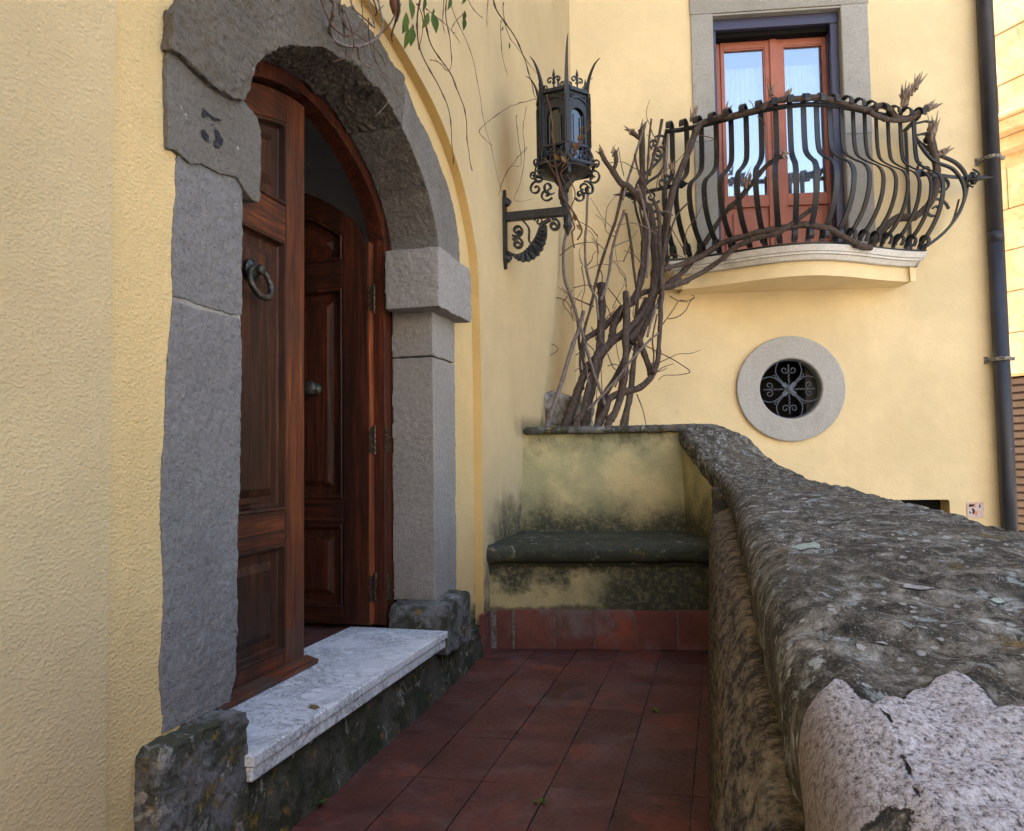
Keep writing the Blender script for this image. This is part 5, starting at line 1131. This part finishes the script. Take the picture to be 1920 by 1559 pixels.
for px, py, up, n, ln in ((1695, 200, (0.15, -1), 26, 0.16), (1735, 205, (0.9, -0.5), 24, 0.12), (1747, 260, (0.1, -1), 26, 0.16), (1765, 290, (0.9, -0.6), 16, 0.10), (1712, 175, (0.3, -1), 10, 0.18)):
    splinters(px, py, vdr(-0.05), n, ln, up)

# ================================================================== HANGING VINE OVER THE DOORWAY
hang = thing('hanging_vine', (-1.1, 3.2, 2.75), 'thin bare hanging twigs with a few green leaves over the stone arch', 'vine')
q2 = lambda L: [(400+x*0.38486, y*0.38486) for x, y in L]
def twig(pts, r, m='bark_red', off=0.07, seed=0, nm='twig', nodes=True):
    S = spline([PX(px, py, XA+off) for px, py in pts], 6); n = len(S)
    for i, p in enumerate(S): S[i] = p+mnoise.noise_vector(p*9+Vector((seed, 0, 0)))*0.006+Vector((0.03*math.sin(i*0.25+seed), 0, 0))
    mb = MB().tube(S, [r*(1-0.55*i/(n-1))*(1.0 if i % 5 or not nodes else 1.7) for i in range(n)], 5); mb.build(nm, m, hang, smooth=True)
HT = [([(530, -60), (540, 20), (570, 100), (620, 180), (700, 225), (770, 190), (800, 80), (825, -40)], 0.0065, 'bark_pale'), ([(975, -40), (980, 50), (1020, 170), (1050, 290), (1090, 450), (1130, 600), (1185, 800)], 0.0034, 'bark_red'), ([(1020, -60), (1040, 20), (1090, 200), (1140, 350), (1190, 520), (1240, 680), (1290, 830)], 0.0034, 'bark_red'),
      ([(1150, -60), (1162, 60), (1165, 200), (1120, 350), (1060, 290)], 0.0028, 'bark_red'), ([(1385, -60), (1395, 40), (1430, 150), (1500, 300), (1570, 430), (1590, 470)], 0.0045, 'bark'), ([(1180, 0), (1200, 140), (1240, 300), (1300, 480), (1370, 680), (1410, 940)], 0.0016, 'bark_red'), ([(1600, 470), (1540, 490), (1440, 520), (1340, 610), (1320, 660), (1335, 710)], 0.0024, 'bark_red'),
      ([(850, -40), (880, 50), (905, 130), (910, 200)], 0.006, 'bark'), ([(860, 60), (840, 150), (820, 200), (810, 320)], 0.003, 'bark_red'), ([(690, 240), (750, 290), (800, 340), (830, 420), (825, 500), (812, 565)], 0.0026, 'bark_pale'), ([(640, 20), (690, 130), (760, 230), (800, 330)], 0.0026, 'bark_red'), ([(560, -20), (600, 150), (640, 180), (720, 60), (760, -20)], 0.003, 'bark_red'),
      ([(680, -30), (660, 60), (760, 140), (800, 60), (790, -30)], 0.0035, 'bark_pale'), ([(740, -20), (760, 60), (800, 70), (870, 20)], 0.003, 'bark_red'), ([(1310, -40), (1330, 40), (1360, 130)], 0.0022, 'bark_red'), ([(1400, 20), (1440, 120), (1490, 220), (1570, 370)], 0.0026, 'bark_red'), ([(1410, 100), (1430, 250), (1433, 370)], 0.002, 'bark_red'), ([(1260, -30), (1290, 60), (1290, 95)], 0.002, 'bark_red'),
      ([(1060, 40), (1110, 120), (1180, 220)], 0.002, 'bark_red'), ([(1050, 290), (1110, 340), (1180, 420), (1225, 445)], 0.0014, 'bark_red'), ([(600, 60), (660, 250), (610, 300)], 0.002, 'bark_red'), ([(720, 100), (780, 190), (850, 330), (900, 420)], 0.0016, 'bark_red'), ([(650, 420), (700, 510), (740, 560)], 0.0012, 'bark_red'), ([(1500, 560), (1496, 640), (1480, 800), (1430, 820), (1415, 900)], 0.0018, 'bark_red'), ([(1545, 520), (1500, 640), (1490, 780), (1500, 900), (1490, 975), (1559, 970)], 0.0016, 'bark_red'),
      ([(1530, 720), (1450, 780), (1420, 850), (1412, 950)], 0.002, 'bark_red'), ([(960, 20), (1000, 120), (1020, 240)], 0.0022, 'bark_red'), ([(1090, -20), (1130, 80), (1160, 160)], 0.002, 'bark_red'), ([(1215, 60), (1190, 130), (1195, 160)], 0.002, 'bark_red')]
for k, (pts, r, m) in enumerate(HT): twig(q2(pts), r, m, 0.05+0.06*((k*37) % 10)/10 if k < 23 else 0.10, k)
def leaf_mesh(mb, c_, dirv, nrm, L, w_):
    c_ = Vector(c_); d = Vector(dirv).normalized(); n = Vector(nrm).normalized(); sd_ = d.cross(n).normalized(); n = sd_.cross(d)
    prof_ = [(0.0, 0.04), (0.2, 0.62), (0.42, 1.0), (0.65, 0.85), (0.85, 0.42), (1.0, 0.02)]
    vs = []
    for t, ww in prof_:
        bow = n*(-0.18*L*t*t); vs += [c_+d*(L*t)-sd_*(w_*ww)+bow+n*(w_*0.35*ww), c_+d*(L*t)+bow, c_+d*(L*t)+sd_*(w_*ww)+bow+n*(w_*0.35*ww)]
    fs = [(i*3+j, i*3+j+1, (i+1)*3+j+1, (i+1)*3+j) for i in range(5) for j in range(2)]
    return mb.add(vs, fs)
rnd = random.Random(21)
for x, y, ln in ((940, 60, 34), (945, 130, 36), (968, 130, 34), (972, 118, 14), (1048, 60, 34), (1066, 62, 36), (1155, -18, 30), (1225, 52, 22), (1222, 84, 26), (1412, 128, 14), (1440, 205, 20), (955, -10, 34), (1075, 42, 14), (930, 110, 22), (1030, -15, 26), (1230, -20, 20)):
    c_ = PX(*q2([(x, y)])[0], XA+0.09); L = ln*3.3/1450
    dv = Vector((rnd.uniform(-.3, .3), rnd.uniform(-.25, .45), -1)); nv = Vector((1, rnd.uniform(-1.2, -0.2), rnd.uniform(-.3, .5)))
    mb = MB(); leaf_mesh(mb, c_, dv, nv, L, L*0.21); mb.build('leaf', 'leaf', hang, smooth=True)
c_ = PX(*q2([(885, 20)])[0], XA+0.08); MB().lathe([(0.004, -0.05), (0.016, -0.03), (0.021, 0.0), (0.017, 0.03), (0.005, 0.055)], c_, (0, -0.5, 1), 10).build('bud', 'bud', hang, smooth=True)
# dry sprig caught in the lantern
sprig = thing('dry_vine_sprig', (LX+0.06, LYc-0.2, 2.6), 'dry tangled vine sprig caught on the wall lantern', 'vine')
q4 = lambda L: [(880+x*0.308, 80+y*0.308) for x, y in L]
for k, pts in enumerate([[(470, 320), (490, 400), (500, 500), (515, 620)], [(500, 540), (520, 700), (540, 800), (590, 960)], [(480, 740), (540, 830), (590, 950), (640, 1050)], [(530, 780), (560, 900), (620, 1010), (650, 1060)], [(740, 490), (700, 560), (650, 650), (560, 770)], [(720, 480), (690, 600), (640, 680)], [(600, 1000), (640, 1120), (620, 1160), (640, 1250)], [(450, 700), (520, 760), (570, 720)], [(560, 660), (600, 740), (560, 800), (600, 900)], [(640, 1050), (690, 1140), (660, 1200)], [(600, 800), (640, 930), (600, 1030)]]):
    S = spline([PY(px, py, LYc-0.20-0.01*k) for px, py in q4(pts)], 5)
    MB().tube([p+mnoise.noise_vector(p*14)*0.010 for p in S], 0.0032 if k % 3 else 0.0045, 5).build('twig', 'bark_red', sprig, smooth=True)
for x, y in ((640, 1040), (560, 690), (520, 680), (690, 560), (700, 510), (660, 610), (650, 1110)):
    c_ = PY(*q4([(x, y)])[0], LYc-0.22); mb = MB(); leaf_mesh(mb, c_, (rnd.uniform(-1, 1), 0.2, rnd.uniform(-1, 0.3)), (rnd.uniform(-.5, .5), -1, .4), 0.045, 0.014); mb.build('dry_leaf', 'leaf_dry', sprig, smooth=True)

# ================================================================== SMALL THINGS
c_ = PZ(578, 1322, 0.279); mb = MB(); leaf_mesh(mb, c_, (0.6, -0.25, 0.0), (0.3, 0, 1), 0.062, 0.012)
tag(mb.build('fallen_leaf', 'leaf_dry', None, smooth=True), 'small brown fallen leaf lying on the marble doorstep', 'leaf')
c_ = PZ(1222, 1328, 0.005); mb = MB(); leaf_mesh(mb, c_, (0.45, -0.6, 0.05), (0.5, -0.5, 1), 0.045, 0.012)
tag(mb.build('fallen_leaf', 'leaf', None, smooth=True), 'small yellow green leaf fallen on the red floor tiles', 'leaf')
def weed(px, py, n, L, label):
    c_ = PZ(px, py, 0.0); mb = MB()
    for i in range(n):
        a = rnd.uniform(0, 6.28); leaf_mesh(mb, Vector(c_)+Vector((math.cos(a), math.sin(a), 0))*0.006, (math.cos(a), math.sin(a), rnd.uniform(0.4, 1.3)), (0, 0, 1), L*rnd.uniform(0.6, 1.1), L*0.2)
    tag(mb.build('weed', 'leaf', None, smooth=True), label, 'weed', 'weeds in the paving joints')
weed(592, 1512, 16, 0.035, 'green weed sprouting at the foot of the mossy kerb'); weed(1012, 1507, 10, 0.020, 'tiny green weed growing in a joint between the floor tiles')

# ================================================================== HOUSE ON THE OTHER SIDE OF THE STREET (unseen, added for bounce and reflections)
ob = thing('unseen_bounce_house', (4, -15, GROUND), 'cream rendered house added unseen behind the viewer to bounce warm sunlight onto the facade', 'house')
M_ = MB(); M_.box((-7, -19, GROUND), (15, -11.0, 9.0)); M_.build('wall', 'cream', ob)
MB().box((-7.4, -19.4, 9.002), (15.4, -10.6, 9.2)).build('cornice', 'cream', ob, bevel=0.03)
for zf in (-0.2, 2.9, 6.0):
    for xw in range(-5, 15, 3):
        fr = MB().box((xw-0.62, -10.998, zf+0.7), (xw+0.62, -10.95, zf+2.35)).build('window', 'stone_trim', ob, bevel=0.01)
        for sx in (-1, 1): MB().box((xw+sx*0.03, -10.949, zf+0.82), (xw+sx*0.5, -10.92, zf+2.22)).build('shutter', 'shutter', fr, bevel=0.008)
